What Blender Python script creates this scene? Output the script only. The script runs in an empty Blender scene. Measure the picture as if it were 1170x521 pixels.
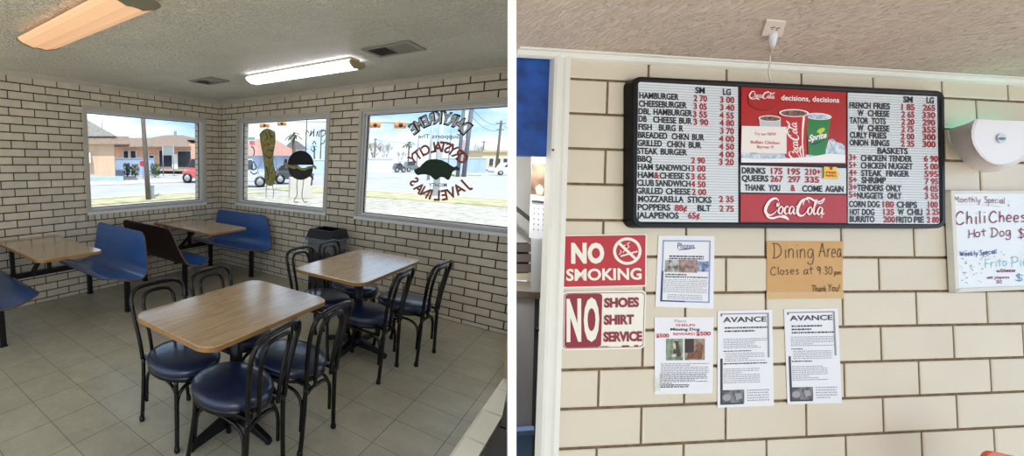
import bpy, math, random
from mathutils import Vector, Matrix
random.seed(7)
S = bpy.context.scene
COL = S.collection
PI = math.pi

# ------------------------------------------------------------------ camera
FPX, PPX, PPY = 481.698, 286.277, 260.5
YAW, PITCH, ROLL = 0.754439, 0.162078, 0.012991
CAM = Vector((4.735654, -4.377288, 1.598472))
_f = Vector((-math.sin(YAW)*math.cos(PITCH), math.cos(YAW)*math.cos(PITCH), -math.sin(PITCH)))
_r = Vector((math.cos(YAW), math.sin(YAW), 0))
_u = _r.cross(_f)
RT = math.cos(ROLL)*_r + math.sin(ROLL)*_u
UP = -math.sin(ROLL)*_r + math.cos(ROLL)*_u
FW = _f
cam_d = bpy.data.cameras.new('camera')
cam = bpy.data.objects.new('camera', cam_d)
COL.objects.link(cam)
m = Matrix((RT, UP, -FW)).transposed().to_4x4()
m.translation = CAM
cam.matrix_world = m
cam_d.sensor_fit = 'HORIZONTAL'
cam_d.sensor_width = 36
cam_d.lens = FPX/1170*36
cam_d.shift_x = (585-PPX)/1170
cam_d.shift_y = 0
cam_d.clip_start = 0.05
cam_d.clip_end = 400
S.camera = cam

def ray(u, v):
    return FW + RT*((u-PPX)/FPX) - UP*((v-PPY)/FPX)
def on_z(u, v, z): d = ray(u, v); return CAM + d*((z-CAM.z)/d.z)
def on_x(u, v, x): d = ray(u, v); return CAM + d*((x-CAM.x)/d.x)
def on_y(u, v, y): d = ray(u, v); return CAM + d*((y-CAM.y)/d.y)
def at_depth(u, v, t): return CAM + ray(u, v)*t

# the menu wall has its own frame: a along the courses, b down, c out of the wall
WA = Vector((0.65324339, 0.75702024, -0.01390749))
WB = Vector((0.17413834, -0.16809157, -0.97026855))
WC = Vector((0.73685067, -0.63139969, 0.24163096))
W0 = Vector((4.48089984, -2.56108269, 1.9922759))
def W(a, b, c=0.0): return W0 + WA*a + WB*b + WC*c
def wp(u, v, c=0.0):
    """point of the menu wall (c metres in front of it) at a place measured on the photo"""
    d = ray(u, v); o = W0 + WC*c
    return CAM + d*((o-CAM).dot(WC)/d.dot(WC))
def wab(u, v, c=0.0):
    p = wp(u, v, c) - W0
    return p.dot(WA), p.dot(WB)

# ------------------------------------------------------------------ materials
def lin(c):
    return tuple(((x/255)/12.92 if x/255 <= .04045 else ((x/255+.055)/1.055)**2.4) for x in c) + (1.0,)
MATS = {}
def mat(name, rgb, rough=.5, metal=0.0, spec=.5, var=0.0, scale=20.0, bump=0.0, bscale=80.0, island=0.0,
        coat=0.0, emit=None, estr=0.0, rgb2=None, stretch=None, detail=4.0):
    if name in MATS: return MATS[name]
    M = bpy.data.materials.new(name); M.use_nodes = True
    nt = M.node_tree; N = nt.nodes; L = nt.links
    P = N['Principled BSDF']
    P.inputs['Roughness'].default_value = rough
    P.inputs['Metallic'].default_value = metal
    P.inputs['Specular IOR Level'].default_value = spec
    P.inputs['Coat Weight'].default_value = coat
    P.inputs['Coat Roughness'].default_value = .08
    c1 = lin(rgb)
    tc = N.new('ShaderNodeTexCoord')
    src = tc.outputs['Object']
    if stretch:
        mp = N.new('ShaderNodeMapping'); mp.inputs['Scale'].default_value = stretch
        L.new(src, mp.inputs['Vector']); src = mp.outputs['Vector']
    col = None
    if var > 0 or rgb2:
        nz = N.new('ShaderNodeTexNoise'); nz.inputs['Scale'].default_value = scale; nz.inputs['Detail'].default_value = detail
        L.new(src, nz.inputs['Vector'])
        rp = N.new('ShaderNodeValToRGB')
        c2 = lin(rgb2) if rgb2 else tuple(min(1, x*(1+var)) for x in c1[:3])+(1,)
        c0 = c1 if rgb2 else tuple(x*(1-var) for x in c1[:3])+(1,)
        rp.color_ramp.elements[0].color = c0; rp.color_ramp.elements[1].color = c2
        rp.color_ramp.elements[0].position = .35; rp.color_ramp.elements[1].position = .65
        L.new(nz.outputs['Fac'], rp.inputs['Fac'])
        col = rp.outputs['Color']
    if island > 0:
        ge = N.new('ShaderNodeNewGeometry')
        mr = N.new('ShaderNodeMapRange'); mr.inputs['To Min'].default_value = 1-island; mr.inputs['To Max'].default_value = 1+island*.6
        L.new(ge.outputs['Random Per Island'], mr.inputs['Value'])
        mx = N.new('ShaderNodeMix'); mx.data_type = 'RGBA'; mx.blend_type = 'MULTIPLY'; mx.inputs[0].default_value = 1
        if col: L.new(col, mx.inputs[6])
        else: mx.inputs[6].default_value = c1
        L.new(mr.outputs['Result'], mx.inputs[7]); col = mx.outputs[2]
    if col: L.new(col, P.inputs['Base Color'])
    else: P.inputs['Base Color'].default_value = c1
    if bump > 0:
        nb = N.new('ShaderNodeTexNoise'); nb.inputs['Scale'].default_value = bscale; nb.inputs['Detail'].default_value = 3
        L.new(src, nb.inputs['Vector'])
        bp = N.new('ShaderNodeBump'); bp.inputs['Strength'].default_value = bump; bp.inputs['Distance'].default_value = .01
        L.new(nb.outputs['Fac'], bp.inputs['Height']); L.new(bp.outputs['Normal'], P.inputs['Normal'])
    if emit:
        P.inputs['Emission Color'].default_value = lin(emit); P.inputs['Emission Strength'].default_value = estr
    MATS[name] = M
    return M

def wood_mat(name, c_lo, c_hi, rough, along='y', spec=.5):
    if name in MATS: return MATS[name]
    M = mat(name, c_lo, rough=rough, spec=spec)
    nt = M.node_tree; N = nt.nodes; L = nt.links; P = N['Principled BSDF']
    tc = N.new('ShaderNodeTexCoord'); mp = N.new('ShaderNodeMapping')
    sc = {'y': (14, 1.2, 6), 'x': (1.2, 14, 6)}[along]
    mp.inputs['Scale'].default_value = sc
    L.new(tc.outputs['Object'], mp.inputs['Vector'])
    nz = N.new('ShaderNodeTexNoise'); nz.inputs['Scale'].default_value = 2.2; nz.inputs['Detail'].default_value = 6; nz.inputs['Distortion'].default_value = 1.6
    L.new(mp.outputs['Vector'], nz.inputs['Vector'])
    mp2 = N.new('ShaderNodeMapping'); mp2.inputs['Scale'].default_value = tuple(x*6 for x in sc)
    L.new(tc.outputs['Object'], mp2.inputs['Vector'])
    n2 = N.new('ShaderNodeTexNoise'); n2.inputs['Scale'].default_value = 3; n2.inputs['Detail'].default_value = 3
    L.new(mp2.outputs['Vector'], n2.inputs['Vector'])
    ad = N.new('ShaderNodeMath'); ad.operation = 'MULTIPLY_ADD'; ad.inputs[1].default_value = .35
    L.new(n2.outputs['Fac'], ad.inputs[0]); L.new(nz.outputs['Fac'], ad.inputs[2])
    rp = N.new('ShaderNodeValToRGB'); e = rp.color_ramp.elements
    e[0].position = .52; e[1].position = .82
    e[0].color = lin(c_lo); e[1].color = lin(c_hi)
    L.new(ad.outputs[0], rp.inputs['Fac']); L.new(rp.outputs['Color'], P.inputs['Base Color'])
    return M

def glass_mat():
    M = bpy.data.materials.new('window_glass'); M.use_nodes = True
    nt = M.node_tree; N = nt.nodes; L = nt.links
    for n in list(N): N.remove(n)
    out = N.new('ShaderNodeOutputMaterial'); mx = N.new('ShaderNodeMixShader')
    tr = N.new('ShaderNodeBsdfTransparent'); gl = N.new('ShaderNodeBsdfGlossy')
    tr.inputs['Color'].default_value = (.96, .98, .98, 1)
    gl.inputs['Roughness'].default_value = .02
    fr = N.new('ShaderNodeFresnel'); fr.inputs['IOR'].default_value = 1.35
    L.new(fr.outputs[0], mx.inputs[0]); L.new(tr.outputs[0], mx.inputs[1]); L.new(gl.outputs[0], mx.inputs[2])
    L.new(mx.outputs[0], out.inputs['Surface'])
    return M

def clear_mat(name, rgb, opacity, rough=.3):
    M = bpy.data.materials.new(name); M.use_nodes = True
    nt = M.node_tree; N = nt.nodes; L = nt.links
    P = N['Principled BSDF']; P.inputs['Base Color'].default_value = lin(rgb); P.inputs['Roughness'].default_value = rough
    mx = N.new('ShaderNodeMixShader'); tr = N.new('ShaderNodeBsdfTransparent'); mx.inputs[0].default_value = opacity
    L.new(tr.outputs[0], mx.inputs[1]); L.new(P.outputs[0], mx.inputs[2])
    L.new(mx.outputs[0], N['Material Output'].inputs['Surface'])
    MATS[name] = M
    return M

# ------------------------------------------------------------------ mesh building
class MB:
    """collects shapes, builds ONE mesh object; every shape may carry a material slot"""
    def __init__(s): s.v = []; s.f = []; s.mi = []; s.sm = []; s.slot = 0
    def add(s, vs, fs, smooth=False):
        b = len(s.v); s.v += [Vector(p) for p in vs]
        for f in fs: s.f.append([b+i for i in f]); s.mi.append(s.slot); s.sm.append(smooth)
        return s
    def box(s, x0, x1, y0, y1, z0, z1):
        vs = [(x, y, z) for x in (x0, x1) for y in (y0, y1) for z in (z0, z1)]
        return s.add(vs, [(0,1,3,2),(4,6,7,5),(0,4,5,1),(2,3,7,6),(0,2,6,4),(1,5,7,3)])
    def hexa(s, q0, q1):
        """solid between two quads given in the same winding"""
        return s.add(list(q0)+list(q1), [(3,2,1,0),(4,5,6,7)]+[(i,(i+1)%4,4+(i+1)%4,4+i) for i in range(4)])
    def obox(s, o, ax, ay, az, x0, x1, y0, y1, z0, z1):
        o = Vector(o)
        P = lambda x, y, z: o+ax*x+ay*y+az*z
        return s.hexa([P(x0,y0,z0),P(x1,y0,z0),P(x1,y1,z0),P(x0,y1,z0)], [P(x0,y0,z1),P(x1,y0,z1),P(x1,y1,z1),P(x0,y1,z1)])
    def prism(s, poly, ax, ay, az, o, h0, h1, bev=0.0, smooth=False):
        """polygon in (ax, ay) pushed along az from h0 to h1; bev rounds the h1 edge"""
        o = Vector(o); n = len(poly)
        rings = [(0, h0)]
        if bev > 0: rings = [(bev, h0), (0, h0+bev), (0, h1-bev), (bev*.3, h1-bev*.3), (bev, h1)]
        else: rings = [(0, h0), (0, h1)]
        cx = sum(p[0] for p in poly)/n; cy = sum(p[1] for p in poly)/n
        vs = []
        for ins, h in rings:
            for x, y in poly:
                d = math.hypot(x-cx, y-cy) or 1
                k = max(0, 1-ins/d)
                vs.append(o+ax*(cx+(x-cx)*k)+ay*(cy+(y-cy)*k)+az*h)
        fs = []
        for r in range(len(rings)-1):
            for i in range(n): fs.append((r*n+i, r*n+(i+1)%n, (r+1)*n+(i+1)%n, (r+1)*n+i))
        fs.append(tuple(reversed(range(n)))); fs.append(tuple(range((len(rings)-1)*n, len(rings)*n)))
        return s.add(vs, fs, smooth)
    def tube(s, pts, r, n=10, caps=True, closed=False, smooth=True):
        pts = [Vector(p) for p in pts]; m = len(pts)
        rs = r if isinstance(r, (list, tuple)) else [r]*m
        vs = []; prev = None
        for i, p in enumerate(pts):
            if closed: t = pts[(i+1) % m]-pts[i-1]
            elif i == 0: t = pts[1]-pts[0]
            elif i == m-1: t = pts[-1]-pts[-2]
            else: t = (pts[i+1]-p).normalized()+(p-pts[i-1]).normalized()
            t.normalize()
            if prev is None:
                a = t.orthogonal().normalized()
            else:
                a = prev-t*prev.dot(t); a = a.normalized() if a.length > 1e-6 else t.orthogonal().normalized()
            prev = a; b = t.cross(a)
            for k in range(n):
                an = 2*PI*k/n
                vs.append(p+(a*math.cos(an)+b*math.sin(an))*rs[i])
        fs = []
        for i in range(m if closed else m-1):
            j = (i+1) % m
            for k in range(n): fs.append((i*n+k, i*n+(k+1)%n, j*n+(k+1)%n, j*n+k))
        if caps and not closed:
            fs.append(tuple(reversed(range(n)))); fs.append(tuple(range((m-1)*n, m*n)))
        return s.add(vs, fs, smooth)
    def lathe(s, prof, o=(0,0,0), az=Vector((0,0,1)), n=28, smooth=True):
        o = Vector(o); ax = az.orthogonal().normalized(); ay = az.cross(ax)
        vs = []; m = len(prof)
        for r, h in prof:
            for k in range(n):
                an = 2*PI*k/n; vs.append(o+az*h+(ax*math.cos(an)+ay*math.sin(an))*r)
        fs = []
        for i in range(m-1):
            for k in range(n): fs.append((i*n+k, i*n+(k+1)%n, (i+1)*n+(k+1)%n, (i+1)*n+k))
        if prof[0][0] > 1e-5: fs.append(tuple(reversed(range(n))))
        if prof[-1][0] > 1e-5: fs.append(tuple(range((m-1)*n, m*n)))
        return s.add(vs, fs, smooth)
    def ball(s, o, rx, ry=None, rz=None, nu=12, nv=8, jit=0.0):
        ry = ry or rx; rz = rz or rx; o = Vector(o)
        vs = [o+Vector((0,0,-rz))]; 
        for j in range(1, nv):
            t = PI*j/nv
            for i in range(nu):
                a = 2*PI*i/nu; k = 1+random.uniform(-jit, jit)
                vs.append(o+Vector((rx*math.sin(t)*math.cos(a)*k, ry*math.sin(t)*math.sin(a)*k, -rz*math.cos(t)*k)))
        vs.append(o+Vector((0,0,rz))); top = len(vs)-1
        fs = [(0, 1+(i+1)%nu, 1+i) for i in range(nu)]
        for j in range(nv-2):
            for i in range(nu):
                a = 1+j*nu; fs.append((a+i, a+(i+1)%nu, a+nu+(i+1)%nu, a+nu+i))
        a = 1+(nv-2)*nu
        fs += [(a+i, a+(i+1)%nu, top) for i in range(nu)]
        return s.add(vs, fs, True)
    def build(s, name, mats, parent=None, loc=(0,0,0), fix=True, bevel=0.0):
        loc = Vector(loc)
        me = bpy.data.meshes.new(name)
        me.from_pydata([tuple(p-loc) for p in s.v], [], s.f)
        mats = mats if isinstance(mats, (list, tuple)) else [mats]
        for M in mats: me.materials.append(M)
        me.polygons.foreach_set('material_index', s.mi)
        me.polygons.foreach_set('use_smooth', s.sm)
        me.validate(); me.update()
        if fix:
            import bmesh
            bm = bmesh.new(); bm.from_mesh(me); bmesh.ops.recalc_face_normals(bm, faces=bm.faces); bm.to_mesh(me); bm.free()
        o = bpy.data.objects.new(name, me); COL.objects.link(o)
        o.location = loc
        if parent is not None: o.parent = parent; 
        if bevel > 0:
            md = o.modifiers.new('bevel', 'BEVEL'); md.width = bevel; md.segments = 2; md.limit_method = 'ANGLE'
        return o

def tag(o, label, cat, group=None, kind=None):
    o['label'] = label; o['category'] = cat
    if group: o['group'] = group
    if kind: o['kind'] = kind
    return o
def thing(name, label, cat, loc=(0,0,0), rz=0.0, group=None):
    o = bpy.data.objects.new(name, None); COL.objects.link(o)
    o.empty_display_size = .1
    o.location = loc; o.rotation_euler = (0, 0, rz)
    return tag(o, label, cat, group)
def struct(name, mb, mats, **k):
    o = mb.build(name, mats, **k); o['kind'] = 'structure'; return o
def part(name, mb, mats, root, world=True, bevel=0.0):
    """a part whose shape is given in world space, hung under its thing"""
    o = mb.build(name, mats, None, bevel=bevel)
    o.parent = root
    # world coordinates: cancel the chain of parents (locations and turns are known, no depsgraph needed)
    M = Matrix.Identity(4); p = root
    while p is not None:
        M = Matrix.LocRotScale(p.location, p.rotation_euler, None) @ M if True else M
        p = p.parent
    o.data.transform(M.inverted())
    return o
def dup(root, loc, rz, label, group=None):
    r = root.copy(); COL.objects.link(r); r.location = loc; r.rotation_euler = (0, 0, rz); r['label'] = label
    if group: r['group'] = group
    for ch in list(root.children):
        c = ch.copy(); COL.objects.link(c); c.parent = r
        for g in list(ch.children):
            d = g.copy(); COL.objects.link(d); d.parent = c
    return r
X3, Y3, Z3 = Vector((1,0,0)), Vector((0,1,0)), Vector((0,0,1))

def spline(pts, n=6, closed=False):
    """Catmull-Rom through the points"""
    P = [Vector(p) for p in pts]; out = []
    m = len(P)
    for i in range(m if closed else m-1):
        p0 = P[i-1] if (i > 0 or closed) else P[0]*2-P[1]
        p1 = P[i]; p2 = P[(i+1) % m]
        p3 = P[(i+2) % m] if (i+2 < m or closed) else P[-1]*2-P[-2]
        for k in range(n):
            t = k/n
            out.append(.5*((2*p1)+(p2-p0)*t+(2*p0-5*p1+4*p2-p3)*t*t+(3*p1-p0-3*p2+p3)*t**3))
    if not closed: out.append(P[-1])
    return out
def fillet(pts, r, n=5):
    """polyline with rounded corners"""
    P = [Vector(p) for p in pts]; out = [P[0]]
    for i in range(1, len(P)-1):
        a = (P[i-1]-P[i]); b = (P[i+1]-P[i]); rr = min(r, a.length*.49, b.length*.49)
        p0 = P[i]+a.normalized()*rr; p2 = P[i]+b.normalized()*rr
        for k in range(n+1):
            t = k/n; out.append(p0*(1-t)**2+P[i]*2*t*(1-t)+p2*t*t)
    out.append(P[-1]); return out
def rrect(x0, x1, y0, y1, r, n=6):
    out = []
    for cx, cy, a0 in ((x1-r, y1-r, 0), (x0+r, y1-r, 90), (x0+r, y0+r, 180), (x1-r, y0+r, 270)):
        for k in range(n+1):
            a = math.radians(a0+90*k/n); out.append((cx+r*math.cos(a), cy+r*math.sin(a)))
    return out

# ------------------------------------------------------------------ lettering
_FONT = {}
def glyphs(txt, bold=0.0):
    """flat mesh of a line of type: (verts2d, faces, width, cap height)"""
    key = (txt, bold)
    if key in _FONT: return _FONT[key]
    cu = bpy.data.curves.new('type', 'FONT'); cu.body = txt; cu.size = 1; cu.resolution_u = 3; cu.offset = bold; cu.fill_mode = 'FRONT'
    ob = bpy.data.objects.new('type', cu); COL.objects.link(ob)
    dg = bpy.context.evaluated_depsgraph_get(); dg.update()
    me = bpy.data.meshes.new_from_object(ob.evaluated_get(dg))
    vs = [(v.co.x, v.co.y) for v in me.vertices]; fs = [tuple(p.vertices) for p in me.polygons]
    bpy.data.objects.remove(ob); bpy.data.curves.remove(cu); bpy.data.meshes.remove(me)
    x0 = min(v[0] for v in vs); x1 = max(v[0] for v in vs)
    r = ([(x-x0, y) for x, y in vs], fs, x1-x0)
    _FONT[key] = r
    return r
CAPH = .69
def type_at(mb, txt, o, right, up, bold=.02):
    """one line of type: o is the left end of the baseline, right spans its width, up its capital height"""
    vs, fs, w = glyphs(txt, bold)
    return mb.add([o+right*(x/w)+up*((y+bold)/(CAPH+2*bold)) for x, y in vs], fs)
def wtype(mb, txt, p0, p1, h, c, bold=.02):
    """type on the menu wall: baseline from p0 to p1 and capital height h, as measured on the photo"""
    o = wp(p0[0], p0[1], c)
    return type_at(mb, txt, o, wp(p1[0], p1[1], c)-o, wp(p0[0], p0[1]-h, c)-o, bold)
def ribbon(mb, pts, ws, place):
    """flat brush stroke of changing width through 2-D points, set down by place(x, y)"""
    P = [Vector((p[0], p[1], 0)) for p in pts]
    n = len(P); L = []; R = []
    for i in range(n):
        t = P[min(i+1, n-1)]-P[max(i-1, 0)]
        t = t.normalized() if t.length > 1e-9 else Vector((1, 0, 0))
        nn = Vector((-t.y, t.x, 0)); w = (ws[i] if isinstance(ws, (list, tuple)) else ws)/2
        L.append(P[i]+nn*w); R.append(P[i]-nn*w)
    vs = [place(q.x, q.y) for q in L]+[place(q.x, q.y) for q in R]
    return mb.add(vs, [(i, i+1, n+i+1, n+i) for i in range(n-1)])
def stroke(mb, pts, w, place, n=5):
    """brush stroke: pts are (x, y) or (x, y, width)"""
    P = spline([(p[0], p[1], (p[2] if len(p) > 2 else w)) for p in pts], n) if len(pts) > 2 else [Vector((p[0], p[1], p[2] if len(p) > 2 else w)) for p in pts]
    return ribbon(mb, [(p.x, p.y) for p in P], [max(p.z, .004) for p in P], place)
class Quad:
    """a sheet on the menu wall from its four corners (tl, tr, br, bl) measured on the photo; s to the right, t down"""
    def __init__(q, tl, tr, br, bl, c):
        q.k = [wab(p[0], p[1], c) for p in (tl, tr, br, bl)]; q.c = c
    def ab(q, s, t):
        (a0,b0),(a1,b1),(a2,b2),(a3,b3) = q.k
        f = lambda p, r, x, y: p*(1-s)*(1-t)+r*s*(1-t)+x*s*t+y*(1-s)*t
        return f(a0,a1,a2,a3), f(b0,b1,b2,b3)
    def p(q, s, t, dc=0.0):
        a, b = q.ab(s, t); return W(a, b, q.c+dc)
    dv = None
    def rect(q, mb, s0, t0, s1, t1, dc=0.0005, depth=None):
        c = [q.p(s0,t0,dc), q.p(s1,t0,dc), q.p(s1,t1,dc), q.p(s0,t1,dc)]
        if depth: 
            return mb.hexa([x+(q.dv if q.dv is not None else -WC)*depth for x in c], c)
        return mb.add(c, [(0,1,2,3)])
    def poly(q, mb, pts, dc=0.0005, depth=None):
        c = [q.p(x, y, dc) for x, y in pts]; n = len(c)
        if depth:
            return mb.add([x-WC*depth for x in c]+c, [tuple(reversed(range(n))), tuple(range(n, 2*n))]+[(i,(i+1)%n,n+(i+1)%n,n+i) for i in range(n)])
        return mb.add(c, [tuple(range(n))])
    def type(q, mb, txt, s0, s1, tb, h, dc=0.001, bold=.02):
        o = q.p(s0, tb, dc)
        return type_at(mb, txt, o, q.p(s1, tb, dc)-o, q.p(s0, tb-h, dc)-o, bold)
    def line(q, mb, pts, w, dc=0.001, n=5):
        asp = (q.p(1,0)-q.p(0,0)).length/(q.p(0,1)-q.p(0,0)).length
        return stroke(mb, [(p[0]*asp, p[1])+tuple(p[2:]) for p in pts], w, lambda x, y: q.p(x/asp, y, dc), n)
# ================================================================== the dining room
ZB, HC, LB = 0.045453, 0.0813, 0.24562        # first bed joint, course height, brick length
ZC = 2.43                                      # ceiling
JT = .011
BRICK = mat('glazed_brick', (213, 203, 183), rough=.42, spec=.4, var=.06, scale=9, island=.10)
MORTAR = mat('dark_mortar', (62, 51, 42), rough=.9, var=.15, scale=60)
MASONRY = mat('outer_masonry', (205, 192, 170), rough=.8, var=.06, scale=15)
TRIMP = mat('greyed_white_paint', (196, 190, 176), rough=.5, var=.04, scale=6)
ALU = mat('window_metal', (198, 198, 194), rough=.45, metal=0.0)
ALU2 = mat('window_metal_pale', (236, 236, 236), rough=.4)
GASKET = mat('black_gasket', (18, 18, 20), rough=.6)
GLASS = glass_mat()
BLACKM = mat('black_enamel', (8, 8, 9), rough=.2, spec=.45)
BLACKF = mat('black_steel', (10, 10, 12), rough=.4, spec=.4)
NAVY = mat('navy_vinyl', (26, 40, 74), rough=.3, spec=.6, coat=.5, var=.12, scale=14, bump=.05, bscale=160)
BLUEL = mat('blue_laminate', (50, 94, 162), rough=.24, spec=.65, coat=.4, var=.06, scale=8)
DARKB = mat('dark_brown_laminate', (36, 21, 19), rough=.42, var=.2, scale=12)
PLY = mat('plywood_edge', (104, 76, 62), rough=.6, var=.2, scale=30)
OAK = wood_mat('oak_laminate', (184, 148, 106), (212, 180, 138), .22, 'y', spec=.6)
OAKX = wood_mat('oak_laminate_booth', (172, 136, 98), (202, 168, 126), .22, 'x', spec=.6)
for M_ in (OAK, OAKX):
    P_ = M_.node_tree.nodes['Principled BSDF']; P_.inputs['Coat Weight'].default_value = 1; P_.inputs['Coat IOR'].default_value = 1.8; P_.inputs['Coat Roughness'].default_value = .16
OAKE = mat('oak_edge_band', (156, 116, 68), rough=.45, var=.1, scale=20)

def FL(s, d, z): return Vector((-d, -s, z))     # on wall_left: s along from the corner, d outwards
def FR(s, d, z): return Vector((s, d, z))       # on wall_right
def brick_face(mb, F, s0, s1, z0, z1):
    if s1-s0 < .012 or z1-z0 < .008: return
    c = .004
    A = [F(s0, .012, z0), F(s1, .012, z0), F(s1, .012, z1), F(s0, .012, z1)]
    B = [F(s0, .003, z0), F(s1, .003, z0), F(s1, .003, z1), F(s0, .003, z1)]
    C = [F(s0+c, 0, z0+c), F(s1-c, 0, z0+c), F(s1-c, 0, z1-c), F(s0+c, 0, z1-c)]
    mb.add(A+B+C, [(i, (i+1)%4, 4+(i+1)%4, 4+i) for i in range(4)]+[(4+i, 4+(i+1)%4, 8+(i+1)%4, 8+i) for i in range(4)]+[(8,9,10,11)])
def brick_wall(F, length, joint0, opens):
    """courses of brick; opens = window openings (s0, s1, first course, last course)"""
    mb = MB()
    for i in range(-1, 30):
        z0 = max(0.004, ZB+i*HC+JT/2); z1 = min(ZC, ZB+(i+1)*HC-JT/2)
        par = (28-i) % 2
        j0 = joint0-(0 if par == 0 else LB/2)
        spans = [(0.0, length)]
        for a, b, r0, r1 in opens:
            if r0 <= i <= r1:
                spans = [q for s in spans for q in ((s[0], min(s[1], a)), (max(s[0], b), s[1])) if q[1]-q[0] > .01]
        row = []
        for a, b in spans:
            k = math.floor((a-j0)/LB)
            while j0+k*LB < b:
                row.append((max(a, j0+k*LB+JT/2), min(b, j0+(k+1)*LB-JT/2))); k += 1
        for a, b, r0, r1 in opens:           # the course of headers under each window
            if i == r0-1:
                row = [q for s in row for q in ((s[0], min(s[1], a-JT)), (max(s[0], b+JT), s[1])) if q[1]-q[0] > .012]
                n = round((b-a)/.0819)
                row += [(a+(b-a)*t/n+JT/2, a+(b-a)*(t+1)/n-JT/2) for t in range(n)]
        for a, b in row:
            brick_face(mb, F, a, b, z0, z1)
    return mb
def wall_core(F, length, opens, start=-.22):
    mb = MB()
    zs = lambda r: ZB+r*HC
    def blk(s0, s1, z0, z1):
        if s1-s0 < .001: return
        q = lambda d: [F(s0,d,z0), F(s1,d,z0), F(s1,d,z1), F(s0,d,z1)]
        mb.hexa(q(.0065), q(.22))
    cur = start
    for a, b, r0, r1 in sorted(opens):
        blk(cur, a, 0, ZC+.1); blk(a, b, 0, zs(r0)); blk(a, b, zs(r1+1), ZC+.1); cur = b
    blk(cur, length, 0, ZC+.1)
    return mb
LOPEN = [(.322, 2.115, 11, 25)]
ROPEN = [(.338, 1.880, 11, 25), (2.290, 4.60, 11, 25)]
for nm, F, ln, j0, op, st in (('wall_left', FL, 6.5, .179395, LOPEN, -.22), ('wall_right', FR, 5.2, .212865, ROPEN, .0)):
    w = struct(nm, wall_core(F, ln, op, st), MORTAR)
    bw = brick_wall(F, ln, j0, op).build('brick_courses', BRICK); bw.parent = w
    # the masonry of the reveals outside the glass
    mb = MB()
    for a, b, r0, r1 in op:
        z0, z1 = ZB+r0*HC, ZB+(r1+1)*HC
        n = r1-r0+1
        for i in range(n):
            za, zb_ = z0+i*HC+.005, z0+(i+1)*HC-.005
            for s, e in ((a-.002, a+.006), (b-.006, b+.002)):
                mb.hexa([F(s,.10,za),F(e,.10,za),F(e,.10,zb_),F(s,.10,zb_)], [F(s,.222,za),F(e,.222,za),F(e,.222,zb_),F(s,.222,zb_)])
        mb.hexa([F(a,.10,z0),F(b,.10,z0),F(b,.10,z0+.012),F(a,.10,z0+.012)], [F(a,.24,z0),F(b,.24,z0),F(b,.24,z0+.006),F(a,.24,z0+.006)])
    o = mb.build('brick_reveal', MASONRY); o.parent = w

def window(n, F, a, b, r0, r1):
    z0, z1 = ZB+r0*HC, ZB+(r1+1)*HC
    def ring(mb, i0, i1, d0, d1):
        for (s0, s1, q0, q1) in ((a+i0, a+i1, z0+i0, z1-i0), (b-i1, b-i0, z0+i0, z1-i0), (a+i1, b-i1, z0+i0, z0+i1), (a+i1, b-i1, z1-i1, z1-i0)):
            q = lambda d: [F(s0,d,q0), F(s1,d,q0), F(s1,d,q1), F(s0,d,q1)]
            mb.hexa(q(d0), q(d1))
        return mb
    w = struct('window_%d' % n, ring(MB(), -.012, .022, -.014, .02), TRIMP)
    for nm, i0, i1, d0, d1, M in (('window_frame', .018, .046, .004, .10, ALU), ('sash', .044, .060, .045, .085, ALU2), ('gasket', .058, .067, .062, .078, GASKET)):
        o = ring(MB(), i0, i1, d0, d1).build(nm, M); o.parent = w
    mb = MB()
    q = lambda d: [F(a-.01,d,z0-.012), F(b+.01,d,z0-.012), F(b+.01,d,z0+.022), F(a-.01,d,z0+.022)]
    mb.hexa(q(-.022), q(.05)); o = mb.build('window_sill', ALU2); o.parent = w
    mb = MB()
    q = lambda d: [F(a+.06,d,z0+.06), F(b-.06,d,z0+.06), F(b-.06,d,z1-.06), F(a+.06,d,z1-.06)]
    mb.hexa(q(.069), q(.073)); o = mb.build('glass_pane', GLASS); o.parent = w
    return w
window(1, FL, *LOPEN[0]); WIN2 = window(2, FR, *ROPEN[0]); WIN3 = window(3, FR, *ROPEN[1])

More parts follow.
